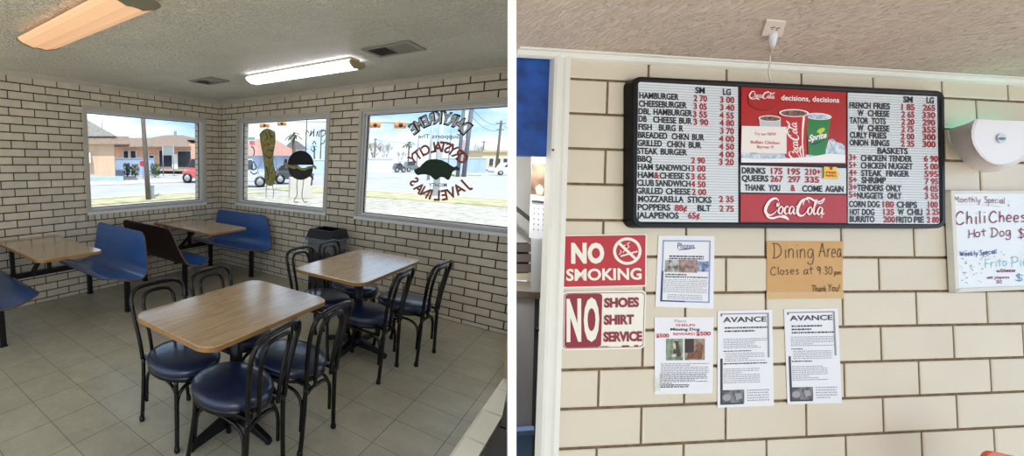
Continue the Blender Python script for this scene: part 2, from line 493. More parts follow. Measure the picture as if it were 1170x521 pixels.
# floor: 30 cm vinyl tiles
FT = mat('vinyl_floor_tile', (150, 147, 134), rough=.42, spec=.45, var=.07, scale=2.2)
def floor_material():
    M = bpy.data.materials.new('floor_tile_grid'); M.use_nodes = True
    nt = M.node_tree; N = nt.nodes; L = nt.links; P = N['Principled BSDF']
    tc = N.new('ShaderNodeTexCoord')
    bt = N.new('ShaderNodeTexBrick'); bt.offset = 0; bt.squash = 1
    bt.inputs['Scale'].default_value = 1; bt.inputs['Brick Width'].default_value = .3005; bt.inputs['Row Height'].default_value = .3005
    bt.inputs['Mortar Size'].default_value = .0022; bt.inputs['Mortar Smooth'].default_value = .3
    bt.inputs['Color1'].default_value = lin((194, 187, 164)); bt.inputs['Color2'].default_value = lin((186, 179, 156)); bt.inputs['Mortar'].default_value = lin((104, 98, 86))
    L.new(tc.outputs['Object'], bt.inputs['Vector'])
    n1 = N.new('ShaderNodeTexNoise'); n1.inputs['Scale'].default_value = 5; n1.inputs['Detail'].default_value = 8; n1.inputs['Roughness'].default_value = .7
    L.new(tc.outputs['Object'], n1.inputs['Vector'])
    mr = N.new('ShaderNodeMapRange'); mr.inputs['From Min'].default_value = .3; mr.inputs['From Max'].default_value = .7; mr.inputs['To Min'].default_value = .82; mr.inputs['To Max'].default_value = 1.12
    L.new(n1.outputs['Fac'], mr.inputs['Value'])
    mx = N.new('ShaderNodeMix'); mx.data_type = 'RGBA'; mx.blend_type = 'MULTIPLY'; mx.inputs[0].default_value = 1
    L.new(bt.outputs['Color'], mx.inputs[6]); L.new(mr.outputs[0], mx.inputs[7])
    v = N.new('ShaderNodeTexNoise'); v.inputs['Scale'].default_value = 55; v.inputs['Detail'].default_value = 2
    L.new(tc.outputs['Object'], v.inputs['Vector'])
    m2 = N.new('ShaderNodeMapRange'); m2.inputs['From Min'].default_value = .66; m2.inputs['From Max'].default_value = .72; m2.inputs['To Min'].default_value = 1; m2.inputs['To Max'].default_value = .72
    L.new(v.outputs['Fac'], m2.inputs['Value'])
    m3 = N.new('ShaderNodeMix'); m3.data_type = 'RGBA'; m3.blend_type = 'MULTIPLY'; m3.inputs[0].default_value = 1
    L.new(mx.outputs[2], m3.inputs[6]); L.new(m2.outputs[0], m3.inputs[7])
    L.new(m3.outputs[2], P.inputs['Base Color'])
    P.inputs['Roughness'].default_value = .33; P.inputs['Specular IOR Level'].default_value = .5
    return M
struct('floor', MB().box(-.2, 9, -9, .2, -.12, 0), floor_material(), loc=(2.251-.3005*20, -3.189-.3005*20, 0))

def ceiling_material(name, rgb, scale, strength, turn=None):
    M = mat(name, rgb, rough=.55, spec=.35, var=.04, scale=3)
    nt = M.node_tree; N = nt.nodes; L = nt.links; P = N['Principled BSDF']
    tc = N.new('ShaderNodeTexCoord')
    nz = N.new('ShaderNodeTexNoise'); nz.inputs['Scale'].default_value = scale; nz.inputs['Detail'].default_value = 3; nz.inputs['Distortion'].default_value = .8
    if turn is None: L.new(tc.outputs['Object'], nz.inputs['Vector'])
    else:                                        # combed along one direction
        m1 = N.new('ShaderNodeMapping'); m1.inputs['Rotation'].default_value = (0, 0, turn)
        m2 = N.new('ShaderNodeMapping'); m2.inputs['Scale'].default_value = (.2, 1, 1)
        L.new(tc.outputs['Object'], m1.inputs['Vector']); L.new(m1.outputs[0], m2.inputs['Vector']); L.new(m2.outputs[0], nz.inputs['Vector'])
    rp = N.new('ShaderNodeMapRange'); rp.inputs['From Min'].default_value = .42; rp.inputs['From Max'].default_value = .62
    L.new(nz.outputs['Fac'], rp.inputs['Value'])
    bp = N.new('ShaderNodeBump'); bp.inputs['Strength'].default_value = strength; bp.inputs['Distance'].default_value = .018
    L.new(rp.outputs[0], bp.inputs['Height']); L.new(bp.outputs['Normal'], P.inputs['Normal'])
    return M
struct('ceiling', MB().box(-.2, 7.5, -5.3, .2, ZC, ZC+.1), ceiling_material('stomped_ceiling', (238, 235, 224), 34, .9))

def crown(F, ln, nm):
    mb = MB(); pr = [(0, 0), (.012, 0), (.016, .010), (.022, .018), (.022, .026), (.036, .040), (.036, .046), (0, .046)]
    n = len(pr); vs = []
    for s in (0, ln): vs += [F(s, -p, ZC-.046+h) for p, h in pr]
    mb.add(vs, [(i, (i+1)%n, n+(i+1)%n, n+i) for i in range(n)]+[tuple(range(n)), tuple(range(n, 2*n))])
    return struct(nm, mb, TRIMP)
crown(FL, 6.5, 'trim_1'); crown(FR, 5.2, 'trim_2')

# ------------------------------------------------------------------ ceiling lights
LENS_WARM = mat('warm_lens', (240, 214, 180), rough=.5, emit=(255, 178, 128), estr=.36)
LENS_COOL = mat('cool_lens', (240, 240, 245), rough=.5, emit=(244, 242, 255), estr=3.0)
CAPM = mat('olive_end_cap', (126, 119, 98), rough=.5)
CAPT = mat('tan_end_cap', (176, 160, 124), rough=.5)
def wrap_light(x0, x1, yc, lens, cap, label, wide=.14):
    t = thing('ceiling_light', label, 'ceiling light', ((x0+x1)/2, yc, ZC))
    pr = [(-wide*.84, -.026), (-wide, -.040), (-wide*.98, -.052), (-wide*.80, -.068), (-wide*.30, -.088), (-wide*.12, -.084), (0, -.084), (wide*.12, -.084), (wide*.30, -.088), (wide*.80, -.068), (wide*.98, -.052), (wide, -.040), (wide*.84, -.026)]
    def ext(xa, xb, k=1.0):
        mb = MB(); n = len(pr)
        vs = [(x, yc+y*k, ZC+z*k) for x in (xa, xb) for y, z in pr]
        return mb.add(vs, [(i, (i+1)%n, n+(i+1)%n, n+i) for i in range(n)]+[tuple(range(n)), tuple(range(n, 2*n))])
    part('housing', MB().box(x0+.03, x1-.03, yc-wide*.62, yc+wide*.62, ZC-.028, ZC-.001), CAPM, t)
    part('diffuser', ext(x0+.012, x1-.012), lens, t)
    for xa, xb in ((x0, x0+.014), (x1-.014, x1)): part('end_cap', ext(xa, xb, 1.05), cap, t)
    return t
wrap_light(1.50, 2.76, -3.13, LENS_WARM, CAPM, 'long ceiling light glowing warm peach through its wraparound lens')
wrap_light(1.70, 2.88, -1.14, LENS_COOL, CAPT, 'long ceiling light glowing cool white with tan end caps', .118)

VENTG = mat('vent_grey', (150, 147, 140), rough=.5); VENTD = mat('vent_dark', (30, 28, 26), rough=.8)
def vent(x0, x1, y0, y1, label):
    t = thing('ceiling_vent', label, 'air vent', ((x0+x1)/2, (y0+y1)/2, ZC))
    mb = MB(); f = .03
    for q in ((x0, x1, y0, y0+f), (x0, x1, y1-f, y1), (x0, x0+f, y0+f, y1-f), (x1-f, x1, y0+f, y1-f)): mb.box(*q, ZC-.012, ZC-.001)
    mb.box((x0+x1)/2-.006, (x0+x1)/2+.006, y0+f, y1-f, ZC-.012, ZC-.001)
    part('vent_frame', mb, VENTG, t)
    part('duct_opening', MB().box(x0+f, x1-f, y0+f, y1-f, ZC-.004, ZC-.001), VENTD, t)
    mb = MB(); xm = (x0+x1)/2
    n = 9
    for i in range(n):
        y = y0+f+(y1-y0-2*f)*(i+.5)/n
        for s0, s1, lean in ((x0+f, xm-.008, .012), (xm+.008, x1-f, -.004)):
            w = .011
            mb.hexa([(s0, y-w, ZC-.010), (s1, y-w, ZC-.010), (s1, y-w+.003, ZC-.010), (s0, y-w+.003, ZC-.010)], [(s0, y-w+lean, ZC-.004), (s1, y-w+lean, ZC-.004), (s1, y-w+lean+.003, ZC-.004), (s0, y-w+lean+.003, ZC-.004)])
    part('louvres', mb, VENTG, t)
    return t
vent(.97, 1.31, -1.38, -1.09, 'square ceiling air vent near the corner of the two brick walls')
vent(3.03, 3.40, -1.37, -1.06, 'square ceiling air vent right of the cool white ceiling light')

# ------------------------------------------------------------------ booths along wall_left
def bench(front, back, facing, leg_y, label):
    """moulded two-seat bench; front / back are y of the lip and of the top edge"""
    t = thing('booth_bench', label, 'bench', (.55, leg_y, 0), 0, 'blue booth benches')
    dp = abs(back-front)
    prof = [(0, .440), (.06, .452), (.16, .450), (.30, .438), (.42, .428), (.56, .424), (.68, .430), (.77, .450), (.84, .490), (.885, .545), (.92, .620), (.95, .700), (.975, .770), (.99, .812), (1.0, .842)]
    prof = [(p.x, p.y) for p in spline([(a, b, 0) for a, b in prof], 3)]
    n = len(prof); NX = 16
    def xr(j):
        p, z = prof[j]
        if p < .62 and z < .46:
            u = p/.62; x1 = 1.06+.15*math.sin(u*PI/2)**1.0
            if p < .05: x1 -= .05*(1-p/.05)
            x0 = .03
        else:
            u = (z-.43)/(.842-.43); x1 = 1.21-.20*max(0, min(1, u))**.85; x0 = .03
            e = max(0, .842-z)
            if e < .07:
                k = .07-math.sqrt(max(0, .07**2-(.07-e)**2)); x1 -= k; x0 += k*.8
        return x0, x1
    top = []; bot = []
    th = .016
    for j in range(n):
        p, z = prof[j]
        q = prof[min(j+1, n-1)]; r = prof[max(j-1, 0)]
        ty, tz = (q[0]-r[0])*dp, q[1]-r[1]; l = math.hypot(ty, tz); ny, nz = tz/l, -ty/l     # outward = down/back
        x0, x1 = xr(j)
        for i in range(NX+1):
            x = x0+(x1-x0)*i/NX
            top.append(Vector((x, front+facing*p*dp, z)))
            bot.append(Vector((x, front+facing*(p*dp+ny*th), z+nz*th)))
    W_ = NX+1
    fs = [(j*W_+i, j*W_+i+1, (j+1)*W_+i+1, (j+1)*W_+i) for j in range(n-1) for i in range(NX)]
    mb = MB(); mb.slot = 0; mb.add(top, fs, True); mb.slot = 1; mb.add(bot, [tuple(reversed(f)) for f in fs], True)
    mb.slot = 2
    rim = [(0, i) for i in range(NX)]+[(j, NX) for j in range(n-1)]+[(n-1, i) for i in range(NX, 0, -1)]+[(j, 0) for j in range(n-1, 0, -1)]
    idx = [j*W_+i for j, i in rim]; k = len(idx)
    mb.add([top[i] for i in idx]+[bot[i] for i in idx], [(i, (i+1)%k, k+(i+1)%k, k+i) for i in range(k)])
    part('seat_shell', mb, [BLUEL, DARKB, PLY], t)
    for x in (.055, .90): part('leg', MB().box(x-.024, x+.024, leg_y-.024, leg_y+.024, 0, .405), BLACKF, t, bevel=.004)
    part('seat_rail', MB().box(.03, .95, leg_y-.02, leg_y+.02, .385, .415), BLACKF, t, bevel=.003)
    for x in (.055, .90):
        part('seat_bracket', MB().box(x-.02, x+.02, min(leg_y-.14, leg_y+.14), leg_y+.14, .402, .420), BLACKF, t, bevel=.003)
        part('foot_glide', MB().box(x-.028, x+.028, leg_y-.028, leg_y+.028, 0, .012), BLACKF, t)
    return t
bench(-3.07, -3.60, -1, -3.35, 'blue moulded booth bench cut off by the left edge of the view')
bench(-2.50, -2.02, 1, -2.165, 'blue moulded booth bench with its blue back against the dark bench back')
bench(-1.16, -1.68, -1, -1.41, 'moulded booth bench turned away, showing its dark brown back')
bench(-.60, -.10, 1, -.27, 'blue moulded booth bench in the corner under the painted window')

def booth_table(y0, y1, x1, label, M):
    yc = (y0+y1)/2
    t = thing('booth_table', label, 'table', (.1, yc, 0), 0, 'wall booth tables')
    pl = rrect(-.16, x1, y0, y1, .075)
    pl = [(max(.012, x), y) for x, y in pl]
    part('tabletop', MB().prism(pl, X3, Y3, Z3, (0,0,0), .722, .75, bev=.004), M, t)
    part('edge_band', MB().prism([(x+(.003 if x > .02 else 0)*1, yc+(y-yc)*1.008) for x, y in pl], X3, Y3, Z3, (0,0,0), .724, .7475), OAKE, t)
    part('wall_rail', MB().box(.075, .125, y0-.27, y1+.33, .345, .395), BLACKF, t, bevel=.003)
    for y in (y0+.12, y1-.10): part('post', MB().box(.08, .12, y-.02, y+.02, .39, .722), BLACKF, t, bevel=.003)
    mb = MB(); 
    mb.hexa([(.10,yc-.02,.37),(.14,yc-.02,.37),(.14,yc+.02,.37),(.10,yc+.02,.37)], [(.50,yc-.02,.70),(.55,yc-.02,.70),(.55,yc+.02,.70),(.50,yc+.02,.70)])
    mb.box(.08, .85, yc-.022, yc+.022, .697, .722)
    part('brace', mb, BLACKF, t)
    return t
booth_table(-3.11, -2.53, 1.15, 'wood topped wall booth table beside the benches at far left', OAKX)
booth_table(-1.22, -.60, 1.15, 'wood topped wall booth table in the corner by the two windows', OAKX)

# ------------------------------------------------------------------ pedestal tables
def pedestal_table(x0, x1, y0, y1, label):
    xc, yc = (x0+x1)/2, (y0+y1)/2
    t = thing('dining_table', label, 'table', (xc, yc, 0), 0, 'pedestal dining tables')
    pl = rrect(x0, x1, y0, y1, .085, 7)
    part('tabletop', MB().prism(pl, X3, Y3, Z3, (0,0,0), .722, .75, bev=.005), OAK, t)
    part('edge_band', MB().prism([(xc+(x-xc)*1.007, yc+(y-yc)*1.0045) for x, y in pl], X3, Y3, Z3, (0,0,0), .7245, .7465), OAKE, t)
    part('top_plate', MB().box(xc-.18, xc+.18, yc-.03, yc+.03, .70, .722).box(xc-.03, xc+.03, yc-.28, yc+.28, .70, .722), BLACKF, t)
    part('column', MB().lathe([(.038, .07), (.038, .705)], (xc, yc, 0), n=20), BLACKF, t)
    part('base_hub', MB().lathe([(.06, .05), (.065, .07), (.055, .10), (.04, .12)], (xc, yc, 0), n=20), BLACKF, t)
    for dx, dy, ln in ((1,0,.28), (-1,0,.28), (0,1,.36), (0,-1,.36)):
        d = Vector((dx, dy, 0)); s = Vector((-dy, dx, 0)); c = Vector((xc, yc, 0))
        sec = [(.03, .034, .040, .105), (ln*.5, .028, .030, .075), (ln*.92, .024, .014, .042), (ln, .020, .012, .034)]
        vs = []
        for r, w, zl, zh in sec: vs += [c+d*r-s*w+Z3*zl, c+d*r+s*w+Z3*zl, c+d*r+s*w*.8+Z3*zh, c+d*r-s*w*.8+Z3*zh]
        mb = MB().add(vs, [(j*4+i, j*4+(i+1)%4, (j+1)*4+(i+1)%4, (j+1)*4+i) for j in range(3) for i in range(4)]+[(3,2,1,0),(12,13,14,15)])
        arm = part('base_arm', mb, BLACKF, t, bevel=.004)
        q = c+d*(ln-.02)
        g = MB().lathe([(.016, 0), (.018, .006), (.014, .016)], q, n=12)
        part('foot_glide', g, BLACKF, t)
    return t
pedestal_table(2.755, 3.385, -3.215, -2.215, 'nearest rectangular pedestal table with a wood grain top')
pedestal_table(2.755, 3.365, -1.785, -.72, 'farther rectangular pedestal table with window glare on its top')

# ------------------------------------------------------------------ cafe chairs
def make_chair(label):
    t = thing('dining_chair', label, 'chair', (0,0,0), 0, 'black bentwood style cafe chairs')
    part('seat', MB().lathe([(.0, .418), (.200, .418), (.212, .428), (.216, .444), (.210, .460), (.195, .471), (.15, .479), (.08, .483), (0, .484)], n=36), NAVY, t)
    sf = part('seat_frame', MB().lathe([(.17, .392), (.206, .392), (.209, .396), (.209, .420), (.204, .424), (.17, .424)], n=36), BLACKM, t)
    for s_ in (-1, 1): part('back_bracket', MB().box(-.232, -.15, s_*.135-.012, s_*.135+.012, .398, .412), BLACKM, t)
    part('seat_screw_plate', MB().lathe([(.17, .398), (.17, .408), (0, .408)], n=24), BLACKM, t)
    r = .013
    pts = []
    half = [(-.224, .150, .395), (-.230, .160, .50), (-.246, .176, .62), (-.262, .186, .71), (-.276, .185, .765), (-.286, .163, .806), (-.293, .115, .824), (-.296, .05, .829), (-.297, 0, .830)]
    path = half+[(x, -y, z) for x, y, z in half[-2::-1]]
    part('back_hoop', MB().tube(spline(path, 5), r, 10), BLACKM, t)
    half = [(-.232, .078, .395), (-.238, .086, .50), (-.252, .100, .62), (-.266, .107, .69), (-.276, .104, .742), (-.283, .082, .777), (-.287, .045, .788), (-.288, 0, .790)]
    path = half+[(x, -y, z) for x, y, z in half[-2::-1]]
    part('inner_hoop', MB().tube(spline(path, 5), r*.88, 10), BLACKM, t)
    feet = [(-.218, .148, -.212, .172), (-.218, -.148, -.212, -.172), (.130, .140, .172, .168), (.130, -.140, .172, -.168)]
    for x, y, fx, fy in feet:
        path = [(x, y, .40), (x+(fx-x)*.15, y+(fy-y)*.12, .28), (x+(fx-x)*.6, y+(fy-y)*.55, .12), (fx, fy, .0)]
        lg = part('leg', MB().tube(spline(path, 5), [r]*15+[r*.95], 10), BLACKM, t)
        c = MB().lathe([(.015, 0), (.017, .004), (.0165, .02), (.0125, .034)], (fx, fy, 0), n=14)
        o = c.build('foot_cap', BLACKF); o.parent = lg
    def at(k, z):
        x, y, fx, fy = feet[k]; u = max(0, min(1, (.4-z)/.4)); u = u*u*.35+u*.65
        return Vector((x+(fx-x)*u, y+(fy-y)*u, z))
    for a, b in ((0, 2), (1, 3), (2, 3), (0, 1)):
        A0, B0 = at(a, .13), at(b, .13); A1, B1 = at(a, .29), at(b, .29)
        cen = Vector((0, 0, 0))
        ins = lambda p: Vector((p.x*.90, p.y*.90, p.z))
        path = fillet([ins(A0), ins(A1)+Vector((0,0,.06)), ins(B1)+Vector((0,0,.06)), ins(B0)], .13, 7)
        part('stretcher', MB().tube(path, r*.80, 8), BLACKM, t)
    return t
chair0 = make_chair('cafe chair at the near table, leftmost, its back to the booths')
chair0.location = (2.86, -2.94, 0); chair0.rotation_euler = (0, 0, math.radians(-4))
for x, y, rz, lb in (
    (2.84, -2.455, 2, 'cafe chair mostly hidden behind the near table, only its top hoops showing'),
    (3.285, -2.955, 185, 'cafe chair closest to the viewer, in front of the near table'),
    (3.31, -2.505, 181, 'cafe chair on the right long side of the near table, beside the closest chair'),
    (2.85, -1.44, -3, 'cafe chair left of the farther table, the nearer one of that side'),
    (2.86, -.965, 3, 'cafe chair standing just in front of the trash can, behind the farther table'),
    (3.255, -1.50, 183, 'cafe chair on the right of the farther table, the nearer of its two'),
    (3.36, -1.025, 178, 'cafe chair farthest right, nearest the brick wall below the lettered window')):
    dup(chair0, (x, y, 0), math.radians(rz), lb)

# ------------------------------------------------------------------ trash can
t = thing('trash_can', 'tall dark brown trash can with a black rim and clear bag', 'trash can', (2.12, -.31, 0))
def frustum(x0, x1, y0, y1, z0, z1, k):
    xc, yc = (x0+x1)/2, (y0+y1)/2
    q = lambda z, m: [(xc+(x-xc)*m, yc+(y-yc)*m, z) for x, y in ((x0,y0),(x1,y0),(x1,y1),(x0,y1))]
    return q(z0, k), q(z1, 1)
cx, cy = 2.125, -.31
CANB = mat('brown_plastic', (46, 38, 34), rough=.5, var=.1, scale=8)
CANR = mat('blue_black_plastic', (15, 19, 30), rough=.45)
part('bin', MB().hexa(*frustum(cx-.165, cx+.165, cy-.165, cy+.165, 0, .70, .82)), CANB, t, bevel=.02)
mb = MB()
for s, z0, z1 in ((.178, .70, .735),):
    mb.hexa([(cx-s,cy-s,z0),(cx+s,cy-s,z0),(cx+s,cy+s,z0),(cx-s,cy+s,z0)], [(cx-s,cy-s,z1),(cx+s,cy-s,z1),(cx+s,cy+s,z1),(cx-s,cy+s,z1)])
lo, hi, th = .172, .150, .03
for i in range(4):
    c4 = [(-1,-1),(1,-1),(1,1),(-1,1)]; a, b = c4[i], c4[(i+1)%4]
    f = lambda s, z: [Vector((cx+a[0]*s, cy+a[1]*s, z)), Vector((cx+b[0]*s, cy+b[1]*s, z))]
    o0, o1 = f(lo, .735), f(hi, .825); i0, i1 = f(lo-th, .735), f(hi-th, .825)
    mb.hexa([o0[0], o0[1], i0[1], i0[0]], [o1[0], o1[1], i1[1], i1[0]])
part('rim', mb, CANR, t)
mb = MB(); n = 48; vs = []
for z, s, am in ((.735, .176, .0), (.70, .186, .004), (.66, .184, .008), (.615, .178, .012), (.585, .176, .016)):
    for k in range(n):
        a = 2*PI*k/n; ca, sa = math.cos(a), math.sin(a); m_ = 1/max(abs(ca), abs(sa)); w_ = am*math.sin(k*2.7)+am*.6*math.sin(k*1.3)
        vs.append((cx+ca*m_*(s+w_), cy+sa*m_*(s+w_), z+(math.sin(k*1.9)*.018 if z < .6 else 0)))
mb.add(vs, [(j*n+i, j*n+(i+1)%n, (j+1)*n+(i+1)%n, (j+1)*n+i) for j in range(4) for i in range(n)], True)
part('bag', mb, clear_mat('clear_bag', (190, 196, 204), .28, .2), t)

# ------------------------------------------------------------------ added partition and counter
WHITE = mat('divider_white', (250, 250, 249), rough=.6)
def split_dir(px):                               # horizontal position of the partition faces
    return [at_depth(px, v, 1.0)-CAM for v in (-120, 700)]
dl, dr, dm = split_dir(580), split_dir(590), split_dir(585)
mb = MB()
q0 = [CAM+dl[0]*.9, CAM+dr[0]*.9, CAM+dr[1]*.9, CAM+dl[1]*.9]
back = [dm[0].normalized()*1.25, dm[1].normalized()*1.25]
q1 = [q0[0]+back[0], q0[1]+back[0], q0[2]+back[1], q0[3]+back[1]]
wt_top = (q0[0]-q0[3]).normalized()
mb.hexa(q0, q1)
struct('gap_divider', mb, WHITE)  # added partition, stands for the white gap between the two views
PART_N = dl[0].cross(dl[1]).normalized()         # face of the partition towards the dining room
ZK = .95
TW = mat('white_edge_tile', (226, 222, 208), rough=.22, spec=.5, island=.04, var=.02, scale=5)
TB = mat('black_tile', (14, 15, 20), rough=.2, spec=.5, island=.3)
GROUT = mat('grey_grout', (150, 145, 132), rough=.9)
def part_x(y):                                    # where the counter meets the partition
    d0 = CAM; # plane through CAM with normal PART_N at height ZK
    return d0.x-(PART_N.y*(y-d0.y)+PART_N.z*(ZK-d0.z))/PART_N.x
ct = thing('counter', 'tiled counter corner with white edge tiles around black tiles', 'counter', (4.6, -3.3, 0))
XE = 4.478; YF = -2.955; YN = -3.75
xf, xn = part_x(YF), part_x(YN)
mb = MB()
pl = [(XE+.012, YN), (xn-.004, YN), (xf-.004, YF), (max(XE+.013, xf-.005), YF)] if xf > XE+.02 else [(XE+.012, YN), (xn-.004, YN), (part_x(YF-.03)-.003, YF-.03)]
mb.prism(pl, X3, Y3, Z3, (0,0,0), 0, ZK-.014)
part('counter_base', mb, GROUT, ct)
# edge tiles: rounded nose
TL_ = .150
def clipx(x, y): return min(x, part_x(y)-.002)
mb = MB(); y = -2.962
ys = [-2.955, -3.052, -3.200, -3.352, -3.504, -3.656]
for ya, yb in zip(ys, ys[1:]):
    a, b = ya-.003, yb+.003
    prf = [(0, -.05), (0, -.012), (.003, -.005), (.010, 0), (.052, 0), (.052, -.05)]
    vs = []
    for yy in (a, b): vs += [(clipx(XE+px, yy), yy, ZK+pz) for px, pz in prf]
    n = len(prf)
    mb.add(vs, [(i, (i+1)%n, n+(i+1)%n, n+i) for i in range(n)]+[tuple(range(n)), tuple(range(n, 2*n))])
part('edge_tiles', mb, TW, ct)
mb = MB()
for r in range(3):
    x0 = XE+.057+r*.153; x1 = x0+.147
    for ya, yb in zip(ys, ys[1:]):
        a, b = ya-.003-.05, yb+.003-.05
        cs = [(clipx(x0, a), a), (clipx(x1, a), a), (clipx(x1, b), b), (clipx(x0, b), b)]
        if clipx(x1, b)-x0 < .004: continue
        mb.prism(cs, X3, Y3, Z3, (0,0,0), ZK-.012, ZK-.001)
part('top_tiles', mb, TB, ct)
POSTW = mat('tan_wood', (150, 122, 92), rough=.6, var=.15, scale=20)
pp = on_y(577.6, 432, -2.966)
tp = thing('end_post', 'short tan post standing at the far end of the tiled counter', 'post', (pp.x, -2.966, ZK))
part('post', MB().box(pp.x-.007, pp.x+.006, -2.974, -2.958, ZK, 1.085), POSTW, tp)
part('cap', MB().box(pp.x-.008, pp.x+.006, -2.975, -2.957, 1.085, 1.092), POSTW, tp)
# ================================================================== lettering and paint on the glass
def gy(u, v, d): return on_y(u, v, d)
def arc_text(txt, pts, hgt, d, bold, mb, wide=.86):
    """letters stood on a curve; pts = centre of every letter as seen on the pane (right to left, the lettering faces the street)"""
    P = [gy(u, v, d) for u, v in pts]
    n = len(P)
    for i, ch in enumerate(txt):
        a = P[max(i-1, 0)]; b = P[min(i+1, n-1)]
        t = (b-a).normalized(); up = Vector((-t.z, 0, t.x))
        if up.z < 0: up = -up
        vs, fs, w = glyphs(ch, bold)
        sc = hgt/CAPH; ww = w*sc*wide
        o = P[i]-t*ww/2-up*hgt/2
        mb.add([o+t*(x*sc*wide)+up*(y*sc) for x, y in vs], fs)
    return mb
RUST = mat('rust_vinyl', (172, 88, 50), rough=.6); WHV = mat('white_vinyl', (232, 234, 238), rough=.6); BKV = mat('black_vinyl', (22, 24, 28), rough=.6)
GRV = mat('grey_vinyl', (96, 100, 108), rough=.6); GREENV = mat('dark_green_vinyl', (16, 52, 28), rough=.6)
D1 = [(531.5,146),(526.0,141.2),(521.3,138.6),(516.5,137),(510.0,135.2),(500,134.6),(492.5,136.0),(486,138.5),(479,142.2),(472.2,147.5)]
wl = thing('window_lettering', 'mirrored club lettering around a dark animal silhouette on the large window', 'window lettering', gy(502, 180, .068))
part('arched_lettering', arc_text('DAIRYKREME', D1, .112, .068, .062, MB(), .74), BKV, wl)
part('arched_lettering_fill', arc_text('DAIRYKREME', D1, .094, .066, .024, MB(), .72), WHV, wl)
D2 = [(529,181),(522.7,175.5),(517,171.4),(511.7,169),(506.2,167.8),(500.3,167.8),(494.5,168.6),(486.5,171.2),(481.6,173.6),(477,177),(471.5,181.5)]
part('rust_lettering', arc_text('CRYSTALCITY', D2, .098, .068, .035, MB()), RUST, wl)
D3 = [(532,209.5),(524,216),(516,220.3),(507.5,222.8),(499.3,223.4),(492.3,222.2),(486.0,219.6),(479,214.8),(473.2,207.5)]
P = D3
part('rust_lettering', arc_text('JAVELINAS', D3, .100, .068, .035, MB()), RUST, wl)
def flat_rev(mb, txt, u0, u1, v, h, d, bold=.0):
    o = gy(u1, v, d); r = gy(u0, v, d)-o; up = gy(u1, v-h, d)-o
    return type_at(mb, txt, o, r, up, bold)
part('small_lettering', flat_rev(MB(), 'Supports The', 478, 525, 158.2, 5.2, .068, .012), GRV, wl); part('small_lettering', flat_rev(MB(), 'MIGHTY', 490, 510.5, 213.5, 4.4, .068, .015), GRV, wl)
jav = [(473,195),(476,192.5),(480,190.5),(483,187),(487,183.5),(492,182),(498,181.7),(505,183),(511,186),(516,189.5),(519,191),(521,189.7),(523,190.6),(525.6,193),(524.5,194.8),(520,194.6),(517.5,195.6),(516,199),(514.5,203),(512.8,205.6),(510.5,205.2),(507,202.6),(503,202.4),(500,204.8),(497.5,205.6),(495,204),(491.5,200.6),(486,199.2),(481,199.3),(477.5,200.2),(475.5,199.2),(474,197.2)]
c = [gy(u, v, .068) for u, v in jav]
part('animal_silhouette', MB().add(c, [tuple(range(len(c)))]), GREENV, wl)

# the painted figures on window_2
def paint(mb, pts, w, d=.067, closed=False):
    P = spline([(u, v, 0) for u, v in pts], 5, closed)
    m_ = .0108
    P3 = [gy(p.x, p.y, d) for p in P]
    n = len(P3); L = []; R = []
    for i in range(n):
        t = (P3[min(i+1, n-1)]-P3[max(i-1, 0)]).normalized(); nn = Vector((-t.z, 0, t.x))*w/2
        L.append(P3[i]+nn); R.append(P3[i]-nn)
    return mb.add(L+R, [(i, i+1, n+i+1, n+i) for i in range(n-1)])
def disc(mb, pts, d=.068):
    c = [gy(u, v, d) for u, v in pts]; return mb.add(c, [tuple(range(len(c)))])
OLIVE = mat('olive_paint', (128, 124, 62), rough=.7, rgb2=(186, 176, 104), scale=16); PBLK = mat('black_paint', (22, 20, 20), rough=.7, var=.3, scale=20)
PWH = mat('white_paint', (222, 224, 226), rough=.7); PGR = mat('grey_paint', (120, 122, 126), rough=.7)
f1 = thing('window_painting', 'painted olive figure with a face and thin arms on the middle window', 'window painting', gy(306, 180, .068))
body = [(296.5,153.5),(300,149.5),(305,147),(309.5,148.5),(314,151),(314.5,158),(314,166),(312.5,174),(312,181),(312.5,188),(314.5,196),(315.2,204),(313.5,210),(309,212),(304.5,211),(302.5,204),(302.5,195),(302,188),(301,180),(299.5,172),(298,164)]
part('figure_body', disc(MB(), body), OLIVE, f1)
mb = MB(); paint(mb, body+[body[0]], .006)
for e in ([(305.5,163.5),(307,165),(308.2,166.5)], [(308,170.5),(309.5,172.5),(311.5,172)], [(305,178),(307.5,181),(310.5,178)], [(304,190),(306,198),(307,206)], [(307,150),(309,155),(312,157)], [(303.5,152),(305.5,156),(305,160)]): paint(mb, e, .012)
part('figure_face', mb, PBLK, f1)
mb = MB()
for e in ([(301,182),(297,188),(294.5,195),(296,199)], [(312.5,180),(316,184),(315,190),(317.5,196),(315,200)], [(305,211),(304,218),(304,226)], [(311,211),(312.5,218),(312,227)]): paint(mb, e, .014)
part('figure_limbs', mb, PWH, f1)
f2 = thing('window_painting', 'painted black burger with legs and green fringe on the middle window', 'window painting', gy(344, 184, .068))
rr = lambda k, n_: 2*PI*k/n_
bun = [(344.0+14.6*math.cos(rr(k,32)), 184.2+(13.0 if math.sin(rr(k,32)) < 0 else 4.5)*math.sin(rr(k,32))*(1)) for k in range(32)]
bun = [(343.5-15*math.cos(PI*k/20), 188.5-16.5*math.sin(PI*k/20)) for k in range(21)]
bot = [(343.5+14.2*math.cos(PI*k/20), 192.0+13.5*math.sin(PI*k/20)) for k in range(21)]
part('top_bun', disc(MB(), bun), PBLK, f2)
part('bottom_bun', disc(MB(), bot), mat('dark_grey_paint', (48, 46, 46), rough=.7, var=.2, scale=20), f2)
mb = MB(); paint(mb, [(324,186),(327,187.6),(331,190),(336,191.6),(340,190.8),(344,193),(348,193.5),(352,191.6),(356,191),(359,190),(361,193)], .032)
part('lettuce', mb, OLIVE, f2)
mb = MB()
